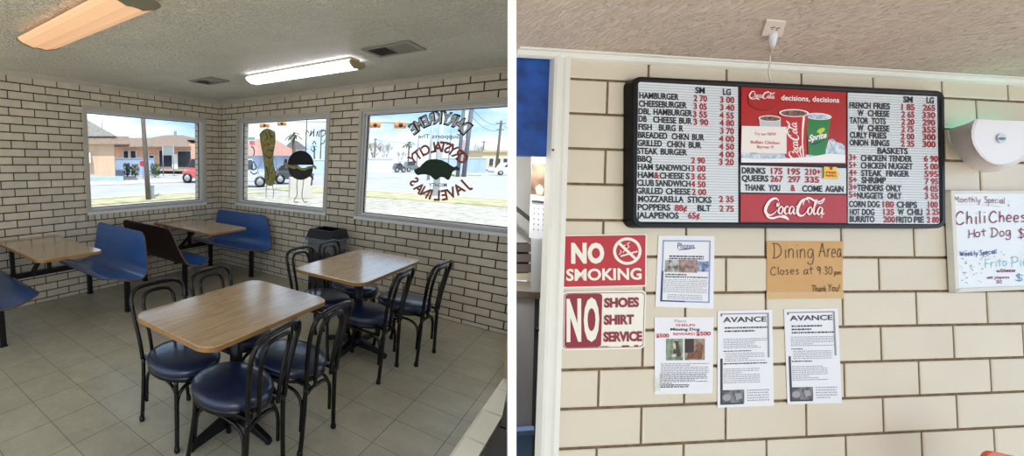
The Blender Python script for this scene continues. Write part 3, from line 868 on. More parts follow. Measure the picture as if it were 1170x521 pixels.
for e in ([(340,205),(339,212),(339.5,222),(336,230),(341,231)], [(347,205),(346,214),(345,224),(348,231),(351,230)], [(328,192),(326,190)]): paint(mb, e, .016)
part('figure_limbs', mb, PWH, f2)
mb = MB(); paint(mb, [(355,200),(356.5,204),(355.5,212)], .02); part('figure_arm', mb, PBLK, f2)
f3 = thing('window_painting', 'faint grey hand painted letters in the corner of the middle window', 'window painting', gy(360, 152, .068))
mb = MB()
for e in ([(349,153),(351,149.5),(353,152)], [(353.5,156),(356,149),(354.5,155),(358,150),(358,156)], [(359,147),(358.5,156)], [(361,156),(363,150),(363.5,156)], [(366.5,151),(369,148.5),(372,150),(370.5,154),(367,156.5)], [(365.5,150),(365,157)], [(357,165),(359,161.5),(361,165)], [(355,170),(358,173),(361,170.5)], [(366,165),(370,163),(371,160)]): paint(mb, e, .013)
part('brush_letters', mb, PGR, f3)
f4 = thing('window_painting', 'faint grey painted squiggles at the left edge of the middle window', 'window painting', gy(289, 178, .068))
mb = MB()
for e in ([(287,167.5),(289.5,169),(290.5,174),(289.5,178)], [(287,190),(289,185),(291,187),(293,192),(289,194),(287,191)], [(286,196),(290,199),(294,197)]): paint(mb, e, .018)
part('brush_strokes', mb, PGR, f4)

# ================================================================== outside
GZ = -.15
DH = Vector((FW.x, FW.y, 0)).normalized()
RH = Vector((RT.x, RT.y, 0)).normalized()
class Ext:
    """a frame standing on the street t metres away, facing the restaurant"""
    def __init__(s, t, along=None):
        s.t = t; s.d = DH
        if along is not None: q = ray(along, 183); s.d = Vector((q.x, q.y, 0)).normalized()
    def p(s, u, v, back=0.0):
        q = at_depth(u, 183, s.t); z = at_depth(u, v, s.t).z
        return Vector((q.x, q.y, max(z, GZ)))+s.d*back
    def slab(s, mb, u0, u1, v0, v1, b0, b1):
        f = lambda b: [s.p(u0,v0,b), s.p(u1,v0,b), s.p(u1,v1,b), s.p(u0,v1,b)]
        return mb.hexa(f(b0), f(b1))
    def m(s, px): return px/FPX*s.t
ASPH = mat('pale_asphalt', (168, 168, 170), rough=.9, var=.08, scale=.6)
CONC = mat('street_concrete', (196, 192, 184), rough=.9, var=.06, scale=1.2)
GRAVEL = mat('gravel_lot', (186, 182, 172), rough=.95, rgb2=(150, 146, 136), scale=3.5)
GRASS = mat('dry_grass', (146, 146, 104), rough=.95, rgb2=(192, 184, 150), scale=1.6)
struct('ground', MB().box(-160, 60, -60, 320, -1.0, GZ-.06).box(-160, 60, .22, 320, GZ-.06, GZ-.02).box(-160, -.22, -60, .22, GZ-.06, GZ-.02), ASPH)
struct('gravel_lot', MB().box(-9.9, 12, .24, 14.4, GZ-.02, GZ).box(-9.9, -.24, -14, .24, GZ-.02, GZ), GRAVEL)
g = MB().box(-11.7, -9.9, -30, 12.5, GZ-.02, GZ+.04).box(-11.7, 14, 14.4, 17.6, GZ-.02, GZ+.04)
go = g.build('roadside_grass', GRASS); tag(go, 'strips of dry grass along the road outside the windows', 'grass', kind='stuff')
struct('road_kerb', MB().box(-12.1, -11.7, -30, 18.0, GZ-.02, GZ+.08).box(-12.1, 14, 17.6, 18.0, GZ-.02, GZ+.08), CONC)
struct('far_sidewalk', MB().box(-24, -20.2, -30, 16, GZ-.02, GZ+.06).box(-70, -31, 14, 80, GZ-.02, GZ+.01), CONC)
g = MB().box(-27.5, -24, -30, 13, GZ-.02, GZ+.05); e = Ext(56)
go = g.build('far_grass', GRASS); tag(go, 'patch of grass in front of the tan building across the road', 'grass', kind='stuff')
e = Ext(54)
go = MB().hexa([e.p(514,203,0), e.p(552,203,0), e.p(552,203,9), e.p(514,203,9)], [q+Z3*.12 for q in (e.p(514,203,0), e.p(552,203,0), e.p(552,203,9), e.p(514,203,9))]).build('median_grass', GRASS); tag(go, 'grass island around the tall sign posts', 'grass', kind='stuff')

TAN = mat('tan_siding', (206, 176, 150), rough=.85, var=.06, scale=3, stretch=(1, 1, .2)); SHING = mat('grey_shingle', (128, 126, 122), rough=.9, var=.15, scale=4)
BRK = mat('orange_brick', (214, 168, 142), rough=.9, var=.08, scale=5); BROOF = mat('brown_shingle', (134, 116, 104), rough=.9, var=.12, scale=4)
PBLUE = mat('pale_blue_wall', (160, 182, 214), rough=.85, var=.04, scale=1); DKG = mat('dark_window', (38, 44, 52), rough=.15, spec=.6); WHT = mat('white_trim_paint', (226, 226, 224), rough=.7)
STEEL = mat('galvanised_steel', (158, 162, 166), rough=.5, metal=.3); WOODP = mat('weathered_pole', (98, 88, 78), rough=.9, var=.2, scale=6, stretch=(4, 4, .4))
SKYB = mat('sky_blue_wall', (178, 200, 232), rough=.85)

# tan building
e = Ext(31, 134); t = thing('building', 'tan sided building with a grey shingle roof across the road', 'building', e.p(90, 206))
part('wall', e.slab(MB(), 40, 131, 157, 207, 0, 8), TAN, t)
part('foundation', e.slab(MB(), 38, 140, 201.5, 207, -1.0, 0), PBLUE, t)
part('roof_band', MB().hexa([e.p(38,165,-.5), e.p(150,165,-.5), e.p(150,165,8), e.p(38,165,8)], [e.p(38,155,-.1), e.p(148,156,-.1), e.p(148,156,8), e.p(38,155,8)]), BROOF, t)
a = [e.p(36,156,-.3), e.p(134,156,-.3), e.p(134,156,9), e.p(36,156,9)]; b = [e.p(52,118,3.5), e.p(72,118,3.5), e.p(72,118,5), e.p(52,118,5)]
part('roof', MB().hexa(a, b), SHING, t)
w = part('air_conditioner', e.slab(MB(), 96, 104, 174.5, 186, -.5, .1), WHT, t)
part('antenna', MB().tube([e.p(117,152,2), e.p(117,128,2)], .035, 6).tube([e.p(115,152,2), e.p(117,142,2)], .03, 6).tube([e.p(119,152,2), e.p(117,142,2)], .03, 6), STEEL, t)
# orange brick building
e = Ext(46); t = thing('building', 'orange brick building with a brown hip roof and dark shop openings', 'building', e.p(175, 194))
part('wall', e.slab(MB(), 131, 245, 164, 194, 0, 10), BRK, t)
part('roof', MB().hexa([e.p(128,168,-1.2), e.p(218,168,-1.2), e.p(222,166,11), e.p(128,166,11)], [e.p(132,157,1.5), e.p(210,157,1.5), e.p(206,157,6), e.p(132,157,6)]), BROOF, t)
part('upper_roof', MB().hexa([e.p(150,158,4), e.p(214,158,4), e.p(250,160,14), e.p(150,160,14)], [e.p(172,150,8), e.p(196,150,8), e.p(196,150,10), e.p(172,150,10)]), BROOF, t)
part('roof_vent', e.slab(MB(), 184, 186.5, 144.5, 151, 8, 8.6), STEEL, t)
for u0, u1, v0, v1 in ((142,147,172.5,181), (150,155.5,172.5,181), (171,176,178,190), (182.5,196.5,172,191), (203.5,218,173,191.5)):
    f = part('window_opening', e.slab(MB(), u0-.8, u1+.8, v0-.8, v1, -.12, .05), WHT, t)
    part('pane', e.slab(MB(), u0, u1, v0, v1-.4, -.16, -.1), DKG, t)
part('white_pier', e.slab(MB(), 197.5, 203, 176, 193, -.15, .1), WHT, t)
e = Ext(41); t = thing('fence', 'pale blue wall between the tan and the brick building', 'fence', e.p(150, 197))
part('wall', e.slab(MB(), 131, 176, 181, 400, 0, .3), PBLUE, t); part('coping', e.slab(MB(), 131, 176, 180.5, 181.5, -.05, .35), PBLUE, t)
LEAF = mat('dull_leaf', (92, 104, 84), rough=.8, rgb2=(128, 138, 112), scale=3); LEAF2 = mat('grey_green_leaf', (110, 118, 104), rough=.8, rgb2=(150, 156, 140), scale=3)
def bush(u, v, t_, w, h, label, M=LEAF, n=150):
    e = Ext(t_); o = e.p(u, 300); o.z = GZ; b = thing('bush', label, 'bush', o, 0, 'bushes across the road')
    W_, H_ = e.m(w), e.m(h); mb = MB()
    for i in range(n):
        a = random.uniform(0, 2*PI); r = random.random()**.5*W_/2; z = random.uniform(.12, 1)*H_
        k = math.sqrt(max(.05, 1-(z/H_-.4)**2*1.6))
        q = o+Vector((math.cos(a)*r*k, math.sin(a)*r*k, z)); d = Vector((random.gauss(0,1), random.gauss(0,1), random.gauss(0,1))).normalized(); s = d.orthogonal().normalized()
        l = .16*W_; mb.add([q-d*l, q+s*l*.5, q+d*l, q-s*l*.5], [(0,1,2,3)])
    part('foliage', mb, M, b)
    mb = MB()
    for k in range(5): mb.tube([o, o+Vector((random.uniform(-.3,.3)*W_, random.uniform(-.3,.3)*W_, H_*.8))], [.05, .015], 5)
    part('stems', mb, WOODP, b)
bush(145, 197, 39, 9, 15, 'left bush before the pale blue wall'); bush(154, 197, 39, 10, 14, 'right bush before the pale blue wall'); bush(177, 197, 38.5, 13, 15, 'bush just right of the wooden pole')
# wooden pole
q0 = on_z(169.5, 229, GZ); dpt = (q0-CAM).dot(FW)
t = thing('utility_pole', 'weathered wooden utility pole standing in the left window', 'pole', q0)
top = at_depth(160.6, 92, dpt)
part('shaft', MB().tube([q0, q0.lerp(top, .5), top], [.105, .095, .085], 14), WOODP, t)
part('cable_guard', MB().tube([q0+Vector((-.0,.12,0)), q0.lerp(top,.5)+Vector((0,.105,0))], .02, 6), STEEL, t)
q1 = on_z(173.5, 228, GZ); t = thing('meter_box', 'small grey box on a post beside the wooden utility pole', 'utility box', q1)
part('box', MB().box(q1.x-.1, q1.x+.1, q1.y-.07, q1.y+.07, GZ+.02, .42), STEEL, t, bevel=.01); part('lid', MB().box(q1.x-.11, q1.x+.11, q1.y-.08, q1.y+.08, .42, .45), STEEL, t)
RED = mat('sign_red', (200, 52, 58), rough=.5)
e = Ext(35); q = e.p(163, 300); q.z = GZ; t = thing('street_sign', 'small red sign on a post left of the wooden pole', 'sign', q)
part('post', MB().tube([q, e.p(163,186)], .03, 6), STEEL, t); c = e.p(162.8, 187, -.05); s8 = [(e.m(3.4)*math.cos(PI/8+k*PI/4), e.m(3.4)*math.sin(PI/8+k*PI/4)) for k in range(8)]
part('plate', MB().prism(s8, RH, Z3, DH, c, 0, .02), RED, t)
e = Ext(42); q = e.p(192, 300); q.z = GZ; t = thing('sign_board', 'grey panel between two posts before the brick building', 'sign', q)
part('panel', e.slab(MB(), 186.5, 198, 168, 177.5, -.05, .05), mat('sign_grey', (140, 150, 152), rough=.6), t)
for u in (186.2, 198.4): 
    b = e.p(u, 300); b.z = GZ; part('post', MB().tube([b, e.p(u,167.5)], .05, 8), STEEL, t)

def car(u0, u1, t_, label, rgb, kind='suv', flip=1, name='car'):
    """side-on vehicle spanning u0..u1"""
    e = Ext(t_); L_ = e.m(u1-u0); o = e.p((u0+u1)/2, 300); o.z = GZ
    t = thing(name, label, 'car', o)
    ax = RH*flip; P = lambda x, y, z: o+ax*x*L_+DH*y+Z3*z
    H = {'suv': 1.72, 'sedan': 1.42, 'pickup': 1.75}[kind]; w = .85
    lower = [(-.5,.35),(-.5,.78),(-.47,.9),(.26,.95),(.46,.86),(.5,.7),(.5,.35)]
    cab = {'suv': [(-.48,.88),(-.44,1.62),(-.38,H),(.08,H),(.15,1.62),(.27,.94)], 'sedan': [(-.42,.88),(-.28,1.35),(-.2,H),(.05,H),(.12,1.36),(.3,.92)], 'pickup': [(-.12,.9),(-.10,1.6),(-.06,H),(.12,H),(.17,1.62),(.28,.94)]}[kind]
    M = mat('car_paint_'+label.split()[0]+kind, rgb, rough=.25, spec=.6, coat=.4)
    def pr(poly, y0, y1, k=1.0): 
        n = len(poly); return [P(x, y0, z) for x, z in poly]+[P(x*k, y1, z) for x, z in poly], [tuple(range(n)), tuple(range(2*n-1, n-1, -1))]+[(i, (i+1)%n, n+(i+1)%n, n+i) for i in range(n)]
    mb = MB(); mb.add(*pr(lower, -w, w)); mb.add(*pr(cab, -w*.9, w*.9)); part('body', mb, M, t, bevel=.05)
    cx_ = sum(p[0] for p in cab)/len(cab); cz = sum(p[1] for p in cab)/len(cab)
    gl = [(cx_+(x-cx_)*.84, cz+(z-cz)*.72+.04) for x, z in cab]
    part('side_window', MB().add(*pr(gl, -w*.93, -w*.88)), DKG, t)
    for x in (-.31, .31):
        c = P(x, -w+.02, .34)
        wh = part('wheel', MB().lathe([(.0,-.12),(.34,-.12),(.36,0),(.34,.1),(0,.1)], c, DH, 20), BLACKF, t)
        part('hub', MB().lathe([(.0,-.14),(.2,-.14),(.22,-.12)], c, DH, 14), STEEL, wh)
    mb = MB()
    for x in (-.498, .498):
        c = P(x, -w*.75, .72); mb.box(c.x-.06, c.x+.06, c.y-.06, c.y+.06, c.z-.06, c.z+.06)
    part('lamp', mb, mat('car_lamp', (214, 110, 90), rough=.3), t)
    part('bumper', MB().add(*pr([(-.512,.35),(-.512,.52),(.512,.52),(.512,.35)], -w*.95, w*.95)), STEEL, t, bevel=.02)
    return t
car(211, 236, 31, 'red pickup truck parked at the right edge of the left window', (204, 92, 98), 'pickup', -1)
# seen through window_2
e = Ext(46, 300); t = thing('building', 'pale blue house with a pinkish brown hip roof behind the painted figure', 'building', e.p(318, 202))
part('wall', e.slab(MB(), 276, 341, 175, 202, 0, 9), SKYB, t)
part('roof', MB().hexa([e.p(270,178,-.8), e.p(346,178,-.8), e.p(346,178,10), e.p(270,178,10)], [e.p(292,157,4), e.p(314,157,4), e.p(314,157,6), e.p(292,157,6)]), mat('pink_brown_roof', (170, 130, 118), rough=.9, var=.08, scale=4), t)
for u in (326.5, 285): f = part('window_opening', e.slab(MB(), u-2.4, u+2.4, 181, 190, -.1, .05), WHT, t); part('pane', e.slab(MB(), u-1.8, u+1.8, 181.7, 189.2, -.14, -.1), DKG, t)
e = Ext(66); t = thing('building', 'small far house with a dark hip roof behind the palm tree', 'building', e.p(340, 192))
part('wall', e.slab(MB(), 329, 349, 170, 194, 0, 7), WHT, t); part('roof', MB().hexa([e.p(326,170.5,-.6), e.p(351,170.5,-.6), e.p(351,170.5,8), e.p(326,170.5,8)], [e.p(335,160,3), e.p(341,160,3), e.p(341,160,5), e.p(335,160,5)]), mat('charcoal_roof', (92, 90, 92), rough=.9), t)
e = Ext(52); t = thing('fence', 'pale blue block wall behind the painted burger', 'fence', e.p(360, 202)); part('wall', e.slab(MB(), 340, 392, 182.5, 400, 0, .3), SKYB, t); part('coping', e.slab(MB(), 340, 392, 181.8, 182.8, -.06, .36), WHT, t)
def palm(u, vb, vt, t_, label, r, n=13):
    e = Ext(t_); o = e.p(u, 300); o.z = GZ; t = thing('palm_tree', label, 'tree', o); top = e.p(u, vt)
    mb = MB(); mb.tube([o, o.lerp(top, .5)+RH*.1, top], [.2, .16, .14], 8); part('trunk', mb, WOODP, t)
    mb = MB(); R_ = e.m(r)
    for k in range(n):
        a = 2*PI*k/n+random.uniform(-.2,.2); el = random.uniform(-.2, 1.0); d = Vector((math.cos(a)*math.cos(el), math.sin(a)*math.cos(el), math.sin(el)))
        P_ = [top+d*R_*s-Z3*R_*.75*s*s*(1.0 if el > 0 else .6) for s in (0, .25, .5, .75, 1)]
        s_ = Z3.cross(d).normalized(); L = [p+s_*R_*wd+Z3*-.0 for p, wd in zip(P_, (.03,.16,.17,.12,.01))]; Rr = [p-s_*R_*wd for p, wd in zip(P_, (.03,.16,.17,.12,.01))]
        mb.add(L+P_+Rr, [(i, i+1, 5+i+1, 5+i) for i in range(4)]+[(5+i, 5+i+1, 10+i+1, 10+i) for i in range(4)])
    part('fronds', mb, LEAF, t)
palm(334.5, 202, 154.5, 40, 'palm tree above the painted burger', 12); palm(466, 190, 164, 85, 'distant palm tree left of the window lettering', 9); palm(358.5, 190, 167, 80, 'tiny far palm tree right of the painted burger', 5, 9)
e = Ext(14.5); o = on_z(343.5, 227, GZ); t_ = (o-CAM).dot(FW); e = Ext(t_)
t = thing('concrete_pier', 'square concrete pier on the grass behind the painted burger', 'pier', o)
part('block', MB().obox(o, RH, DH, Z3, -e.m(12.5), e.m(12.5), 0, .7, 0, .95), CONC, t, bevel=.02); part('upper_block', MB().obox(o, RH, DH, Z3, -e.m(9), e.m(9), .08, .62, .95, 1.35), CONC, t, bevel=.02)
car(268, 304, 27, 'silver pickup truck behind the olive painted figure', (196, 200, 206), 'pickup', -1)
car(311, 357, 31, 'charcoal sedan parked behind the painted burger', (62, 68, 78), 'sedan', 1)
YEL = mat('signal_yellow', (196, 150, 74), rough=.5); LAMPR = mat('signal_amber_lens', (206, 120, 84), rough=.3)
def signal(u0, u1, v0, v1, t_, label):
    e = Ext(t_); t = thing('traffic_light', label, 'traffic light', e.p((u0+u1)/2, (v0+v1)/2), 0, 'traffic lights over the road')
    part('housing', e.slab(MB(), u0, u1, v0, v1, 0, .25), YEL, t, bevel=.03)
    for k in range(3):
        u = u0+(u1-u0)*(k+.5)/3; part('lens', MB().lathe([(0,-.06),(e.m((v1-v0)*.33),-.06),(e.m((v1-v0)*.36),.05)], e.p(u,(v0+v1)/2), DH, 12), LAMPR if k % 2 == 0 else BLACKF, t)
    part('hanger', MB().tube([e.p((u0+u1)/2, v0+.4, .2), e.p((u0+u1)/2, v0-1.2, .5)], .03, 6), STEEL, t)
signal(296, 307, 141.5, 146, 40, 'traffic light at the left, above the olive painted figure'); signal(316, 326, 139.5, 144, 40, 'traffic light above the palm tree in the middle window')
signal(420, 432.5, 140.5, 146.5, 40, 'traffic light at the left edge of the large window'); signal(448.5, 461.5, 140, 147, 40, 'traffic light left of the arched lettering in the large window')
e = Ext(40.1); o = e.p(491, 300); o.z = GZ; t = thing('signal_mast', 'tall steel mast with a long arm over the road', 'pole', o)
part('mast', MB().tube([o, e.p(491,140)], [.14, .10], 10), STEEL, t); part('arm', MB().tube([e.p(491,143,.6), e.p(440,139.8,.6), e.p(378,139.4,.6)], [.08,.07,.05], 8).tube([e.p(378,139.4,.6), e.p(326,138.6,.6), e.p(262,140.5,.6)], .045, 8), STEEL, t)
part('street_name_plate', e.slab(MB(), 465, 471, 141, 145.5, .45, .52), mat('street_green', (70, 150, 120), rough=.5), t)
e = Ext(38); o = e.p(287, 300); o.z = GZ; t = thing('street_sign', 'red and green sign plates on a post at the left of the middle window', 'sign', o)
part('post', MB().tube([o, e.p(287.2,158)], .03, 6), STEEL, t); part('plate', e.slab(MB(), 284.5, 290.5, 161, 165.5, -.05, -.02), RED, t); part('name_plate', e.slab(MB(), 283.5, 291, 157, 160, -.05, -.02), mat('street_green', (70,150,120)), t)
def thin_pole(u, vt, t_, r, label, M=STEEL, arms=(), base=None, cat='pole', name='light_pole', lean=0):
    e = Ext(t_); o = e.p(u+lean, 300); o.z = GZ; t = thing(name, label, cat, o)
    part('shaft', MB().tube([o, e.p(u, vt)], [r, r*.8], 10), M, t)
    for v, w in arms: part('crossarm', MB().obox(e.p(u, v), RH, DH, Z3, -e.m(w), e.m(w), -.08, .08, -.07, .07), M, t)
    return t, e
thin_pole(349, 134, 60, .10, 'thin pole rising behind the painted burger', WOODP); thin_pole(366, 148, 75, .12, 'thin pole at the right side of the middle window', WOODP, ((150, 3),))
o = on_z(500.5, 227.5, GZ); t_ = (o-CAM).dot(FW)
t, e = thin_pole(501, 90, t_, .15, 'broad pale steel pole behind the animal silhouette', mat('pale_steel', (186, 194, 204), rough=.5)); part('footing', MB().lathe([(.42, 0), (.42, .10), (.2, .14)], o, n=16), CONC, t)
DPOLE = mat('dark_pole', (92, 96, 104), rough=.6)
t, e = thin_pole(524.5, 122, 50, .22, 'left dark post of the tall roadside sign', DPOLE); 
t, e = thin_pole(533.5, 124, 50, .26, 'right dark post of the tall roadside sign', DPOLE, lean=-2)
e = Ext(50.3); o = e.p(529, 140); t = thing('roadside_sign', 'pale tall sign panel between two dark posts', 'sign', o); part('panel', e.slab(MB(), 524.5, 532.5, 128, 158, -.1, .1), mat('sign_pale', (206, 214, 232), rough=.6), t); part('lower_panel', e.slab(MB(), 525, 529, 160, 186, -.1, .1), mat('sign_pink', (206, 168, 178), rough=.6), t)
thin_pole(512.5, 118, 55, .07, 'thin steel pole right of the broad pale pole'); thin_pole(476.5, 138, 62, .10, 'thin steel pole left of the signal mast')
t, e = thin_pole(568, 138.5, 80, .24, 'wooden power pole with crossarms at the far right', WOODP, ((141.5, 5.5), (148.5, 4)), name='utility_pole')
thin_pole(551, 161, 120, .2, 'small distant power pole over the bare trees', WOODP, ((162.5, 3.5),), name='utility_pole')
thin_pole(427.5, 158, 100, .16, 'small distant pole above the pale wall at left', WOODP, ((159.5, 2),), name='utility_pole')
wm = mat('wire_black', (70, 76, 84), rough=.6)
for (a, b, lb) in (((533.5,124.5,50),(568,141,80),'overhead wire nearest the top of the large window'), ((533.5,133,50),(568,148,80),'second overhead wire to the power pole'), ((568,141,80),(612,152,60),'overhead wire leaving the power pole to the right'), ((428,160,100),(551,163,120),'long low overhead wire over the trees')):
    A = Ext(a[2]).p(a[0], a[1]); B = Ext(b[2]).p(b[0], b[1]); pts = [A.lerp(B, k/10)-Z3*.9*4*(k/10)*(1-k/10) for k in range(11)]
    o = MB().tube(pts, .03, 5).build('overhead_wire', wm, loc=A); tag(o, lb, 'wire', 'overhead wires')
# seen through window_3
LAV = mat('lavender_white_wall', (204, 212, 234), rough=.85)
e = Ext(60); t = thing('fence', 'long pale lavender wall at the left of the large window', 'fence', e.p(436, 196)); part('wall', e.slab(MB(), 405, 449, 181, 400, 0, 6), LAV, t); part('coping', e.slab(MB(), 405, 449.4, 180.4, 181.4, -.1, 6.1), WHT, t)
e = Ext(72); t = thing('fence', 'pale blue wall at the right of the large window', 'fence', e.p(530, 194)); part('wall', e.slab(MB(), 500, 556, 180.5, 400, 0, .4), PBLUE, t); part('coping', e.slab(MB(), 500, 556.4, 180, 180.8, -.1, .5), WHT, t)
e = Ext(90); t = thing('building', 'low tan shop building behind the white car', 'building', e.p(570, 190)); part('wall', e.slab(MB(), 551, 625, 173, 191, 0, 10), mat('tan_stucco', (206, 186, 152), rough=.9), t); part('parapet', e.slab(MB(), 550, 626, 171.5, 174, -.4, 10), mat('straw_band', (190, 168, 124), rough=.9), t)
for u in (561, 569, 577, 586): f = part('window_opening', e.slab(MB(), u-2.8, u+2.8, 180.5, 190, -.15, .05), WHT, t); part('pane', e.slab(MB(), u-2.2, u+2.2, 181.2, 189.5, -.2, -.14), DKG, t)
car(562.5, 598, 58, 'white sport utility car at the far right of the large window', (236, 238, 242), 'suv', -1)
car(450, 462, 66, 'black car parked beside the lavender wall', (58, 62, 66), 'sedan', 1); car(463, 477, 70, 'grey car parked behind the black one', (104, 108, 108), 'suv', 1)
BARK = mat('pale_bark', (132, 122, 114), rough=.9)
def bare_tree(u, vt, t_, w, label, seed, n=5):
    rnd = random.Random(seed); e = Ext(t_); o = e.p(u, 300); o.z = GZ; t = thing('bare_tree', label, 'tree', o, 0, 'bare trees beyond the road'); H = e.p(u, vt).z-GZ; W_ = e.m(w)
    tr = MB(); tr.tube([o, o+Z3*H*.3], [H*.022, H*.018], 6); part('trunk', tr, BARK, t)
    mb = MB()
    def grow(p, d, l, r, k):
        q = p+d*l; mb.tube([p, q], [r, r*.6], 4, caps=False)
        if k == 0: return
        for i in range(3 if k > 2 else 3):
            nd = (d+Vector((rnd.gauss(0,.42)*W_/H*1.5, rnd.gauss(0,.42)*W_/H*1.5, rnd.gauss(.05,.25)))).normalized(); grow(q, nd, l*rnd.uniform(.6,.85), r*.6, k-1)
    for i in range(5): grow(o+Z3*H*.26, Vector((rnd.uniform(-.7,.7)*W_/H*1.3, rnd.uniform(-.5,.5)*W_/H, .9)).normalized(), H*.25, H*.012, 4)
    part('branches', mb, BARK, t)
bare_tree(427, 160, 75, 18, 'bare tree above the lavender wall, nearest the window frame', 3); bare_tree(440, 164, 80, 16, 'bare tree above the lavender wall, second from the frame', 4)
bare_tree(543, 163, 95, 22, 'bare tree above the pale blue wall at right', 5); bare_tree(457, 172, 95, 14, 'low bare tree between the lavender wall and the distant palm', 6)
bush(472, 191, 80, 12, 10, 'grey green bush behind the parked cars in the large window', LEAF2, 90)
# ================================================================== the menu wall
BK = mat('cream_glazed_block', (214, 203, 182), rough=.32, spec=.45, var=.025, scale=4, island=.05)
MT = mat('brown_joint', (112, 92, 68), rough=.9, var=.25, scale=40)
LBK, HBK, SKEW = .305, .11843, -.012731
def G2(k, r, c=0.0): return W(k*LBK+SKEW*r, r*HBK, c)
K0, K1 = -.02, 8.2
mb = MB()
mb.hexa([G2(K0,-.9,-.03), G2(K1,-.9,-.03), G2(K1,16,-.03), G2(K0,16,-.03)], [G2(K0,-.9,-.004), G2(K1,-.9,-.004), G2(K1,16,-.004), G2(K0,16,-.004)])
wr = struct('wall_front', mb, MT)
mb = MB(); jk, jr = .009/LBK/2, .009/HBK/2
for r in range(-1, 16):
    par = 0 if (r % 2 == 0) else .5
    k = -2.0+par
    while k < K1:
        a, b = max(k+jk, K0), min(k+1-jk, K1)
        if b-a > .02:
            r0 = max(r+jr, -.88); r1 = r+1-jr; c_ = .004/LBK; d_ = .004/HBK
            A = [G2(a,r0,-.006), G2(b,r0,-.006), G2(b,r1,-.006), G2(a,r1,-.006)]; B = [G2(a,r0,-.002), G2(b,r0,-.002), G2(b,r1,-.002), G2(a,r1,-.002)]
            C = [G2(a+c_,r0+d_,0), G2(b-c_,r0+d_,0), G2(b-c_,r1-d_,0), G2(a+c_,r1-d_,0)]
            mb.add(A+B+C, [(i,(i+1)%4,4+(i+1)%4,4+i) for i in range(4)]+[(4+i,4+(i+1)%4,8+(i+1)%4,8+i) for i in range(4)]+[(8,9,10,11)])
        k += 1
o = mb.build('block_courses', BK); o.parent = wr
PAINTW = mat('white_gloss_paint', (226, 224, 216), rough=.35, var=.02, scale=6)
# ceiling of this side: square to the menu wall
cA, cB = wp(590, 47.8, .05), wp(1170, 84, .05)
cx_ = (cB-cA).normalized()
e0 = cA-cx_*.02; e1 = cB+cx_*1.0
mb = MB(); up = -WB
nC = -up
def cp(u, v):                                     # point of the ceiling on this side
    d = ray(u, v); return CAM+d*((cA-CAM).dot(nC)/d.dot(nC))
eb = cp(585.6, 62); en = cp(585.6, -150)
f = lambda h: [eb+up*h, e1-WC*.2+up*h, e1+WC*1.0+up*h, en+up*h]
mb.hexa(f(0), f(.06))
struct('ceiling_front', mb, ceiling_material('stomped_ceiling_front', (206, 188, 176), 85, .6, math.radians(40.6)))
# crown moulding
def wall_mould(path_px0, path_px1, prof, nm, M):
    """profile (down the wall, out of the wall) carried from one photo-measured end to the other"""
    A, B = wp(*path_px0), wp(*path_px1); d = (B-A).normalized(); A = A-d*.0; B = B+d*1.0
    n = len(prof); vs = [P+WB*y+WC*c for P in (A, B) for y, c in prof]
    return struct(nm, MB().add(vs, [(i,(i+1)%n,n+(i+1)%n,n+i) for i in range(n)]+[tuple(range(n)), tuple(range(n,2*n))]), M)
wall_mould((586.5, 50.2), (1170, 85.3), [(-.006,0),(-.006,.050),(.008,.050),(.013,.046),(.020,.040),(.021,.027),(.024,.026),(.026,.030),(.029,.029),(.030,.017),(.033,.016),(.036,.019),(.042,.014),(.045,.006),(.046,0)], 'trim_3', PAINTW)
# casing of the opening
def strip(pts, nm, M, parent=None):
    """flat board on the wall given by tl, tr, br, bl px and its thickness"""
    pass
qc = Quad((630.5, 64), (648, 66), (632.5, 560), (613, 560), 0)
mb = MB()
prf = [(0,-.012),(0,.012),(.10,.018),(.30,.018),(.38,.012),(.62,.010),(.70,.016),(.93,.019),(1,.014),(1,-.004)]
n = len(prf)
vs = [qc.p(s, tt, c) for tt in (0, 1.35) for s, c in prf]
mb.add(vs, [(i,(i+1)%n,n+(i+1)%n,n+i) for i in range(n)]+[tuple(range(n)), tuple(range(n,2*n))])
struct('trim_4', mb, PAINTW)
REDSCREW = mat('red_pin', (150, 36, 24), rough=.4)
o = wp(631.5, 171.5, .016); o_ = MB().lathe([(0,.004),(.0035,.003),(.0035,0)], o, WC, 10).build('push_pin', REDSCREW, loc=o); tag(o_, 'tiny red pin head in the white door casing', 'pin')

# ---------------------------------------------------------------- menu board
BOARD = Quad((722.2, 87.2), (1077.8, 104.0), (1079.3, 260.8), (722.0, 259.8), .03)
mbd = thing('menu_board', 'long black framed menu board with changeable letters and a red soft drink panel', 'menu board', wp(900, 260))
BFR = mat('black_board_frame', (7, 7, 9), rough=.4, spec=.3)
LPAN = mat('grooved_white_panel', (216, 221, 226), rough=.45)
INK = mat('black_letter', (8, 8, 10), rough=.45); RDL = mat('red_letter', (168, 24, 34), rough=.45)
pl = rrect(0, 1, 0, 1, .026, 6)
asp = 2.1
pl = []
for cxx, cyy, a0 in ((1-.026, 1-.055, 0), (.026, 1-.055, 90), (.026, .055, 180), (1-.026, .055, 270)):
    for k in range(7):
        a = math.radians(a0+15*k); pl.append((cxx+.026*math.cos(a), cyy+.055*math.sin(a)))
mb = MB(); BOARD.poly(mb, pl, 0, .028)
part('back_panel', mb, BFR, mbd)
mb = MB(); n = len(pl)
def inset(p, k): return [(.5+(x-.5)*(1-k*2/asp), .5+(y-.5)*(1-k*2)) for x, y in p]
r0 = [BOARD.p(x,y,-.002) for x,y in pl]; r1 = [BOARD.p(x,y,.003) for x,y in inset(pl,.004)]; r2 = [BOARD.p(x,y,.003) for x,y in inset(pl,.022)]; r3 = [BOARD.p(x,y,.0) for x,y in inset(pl,.030)]
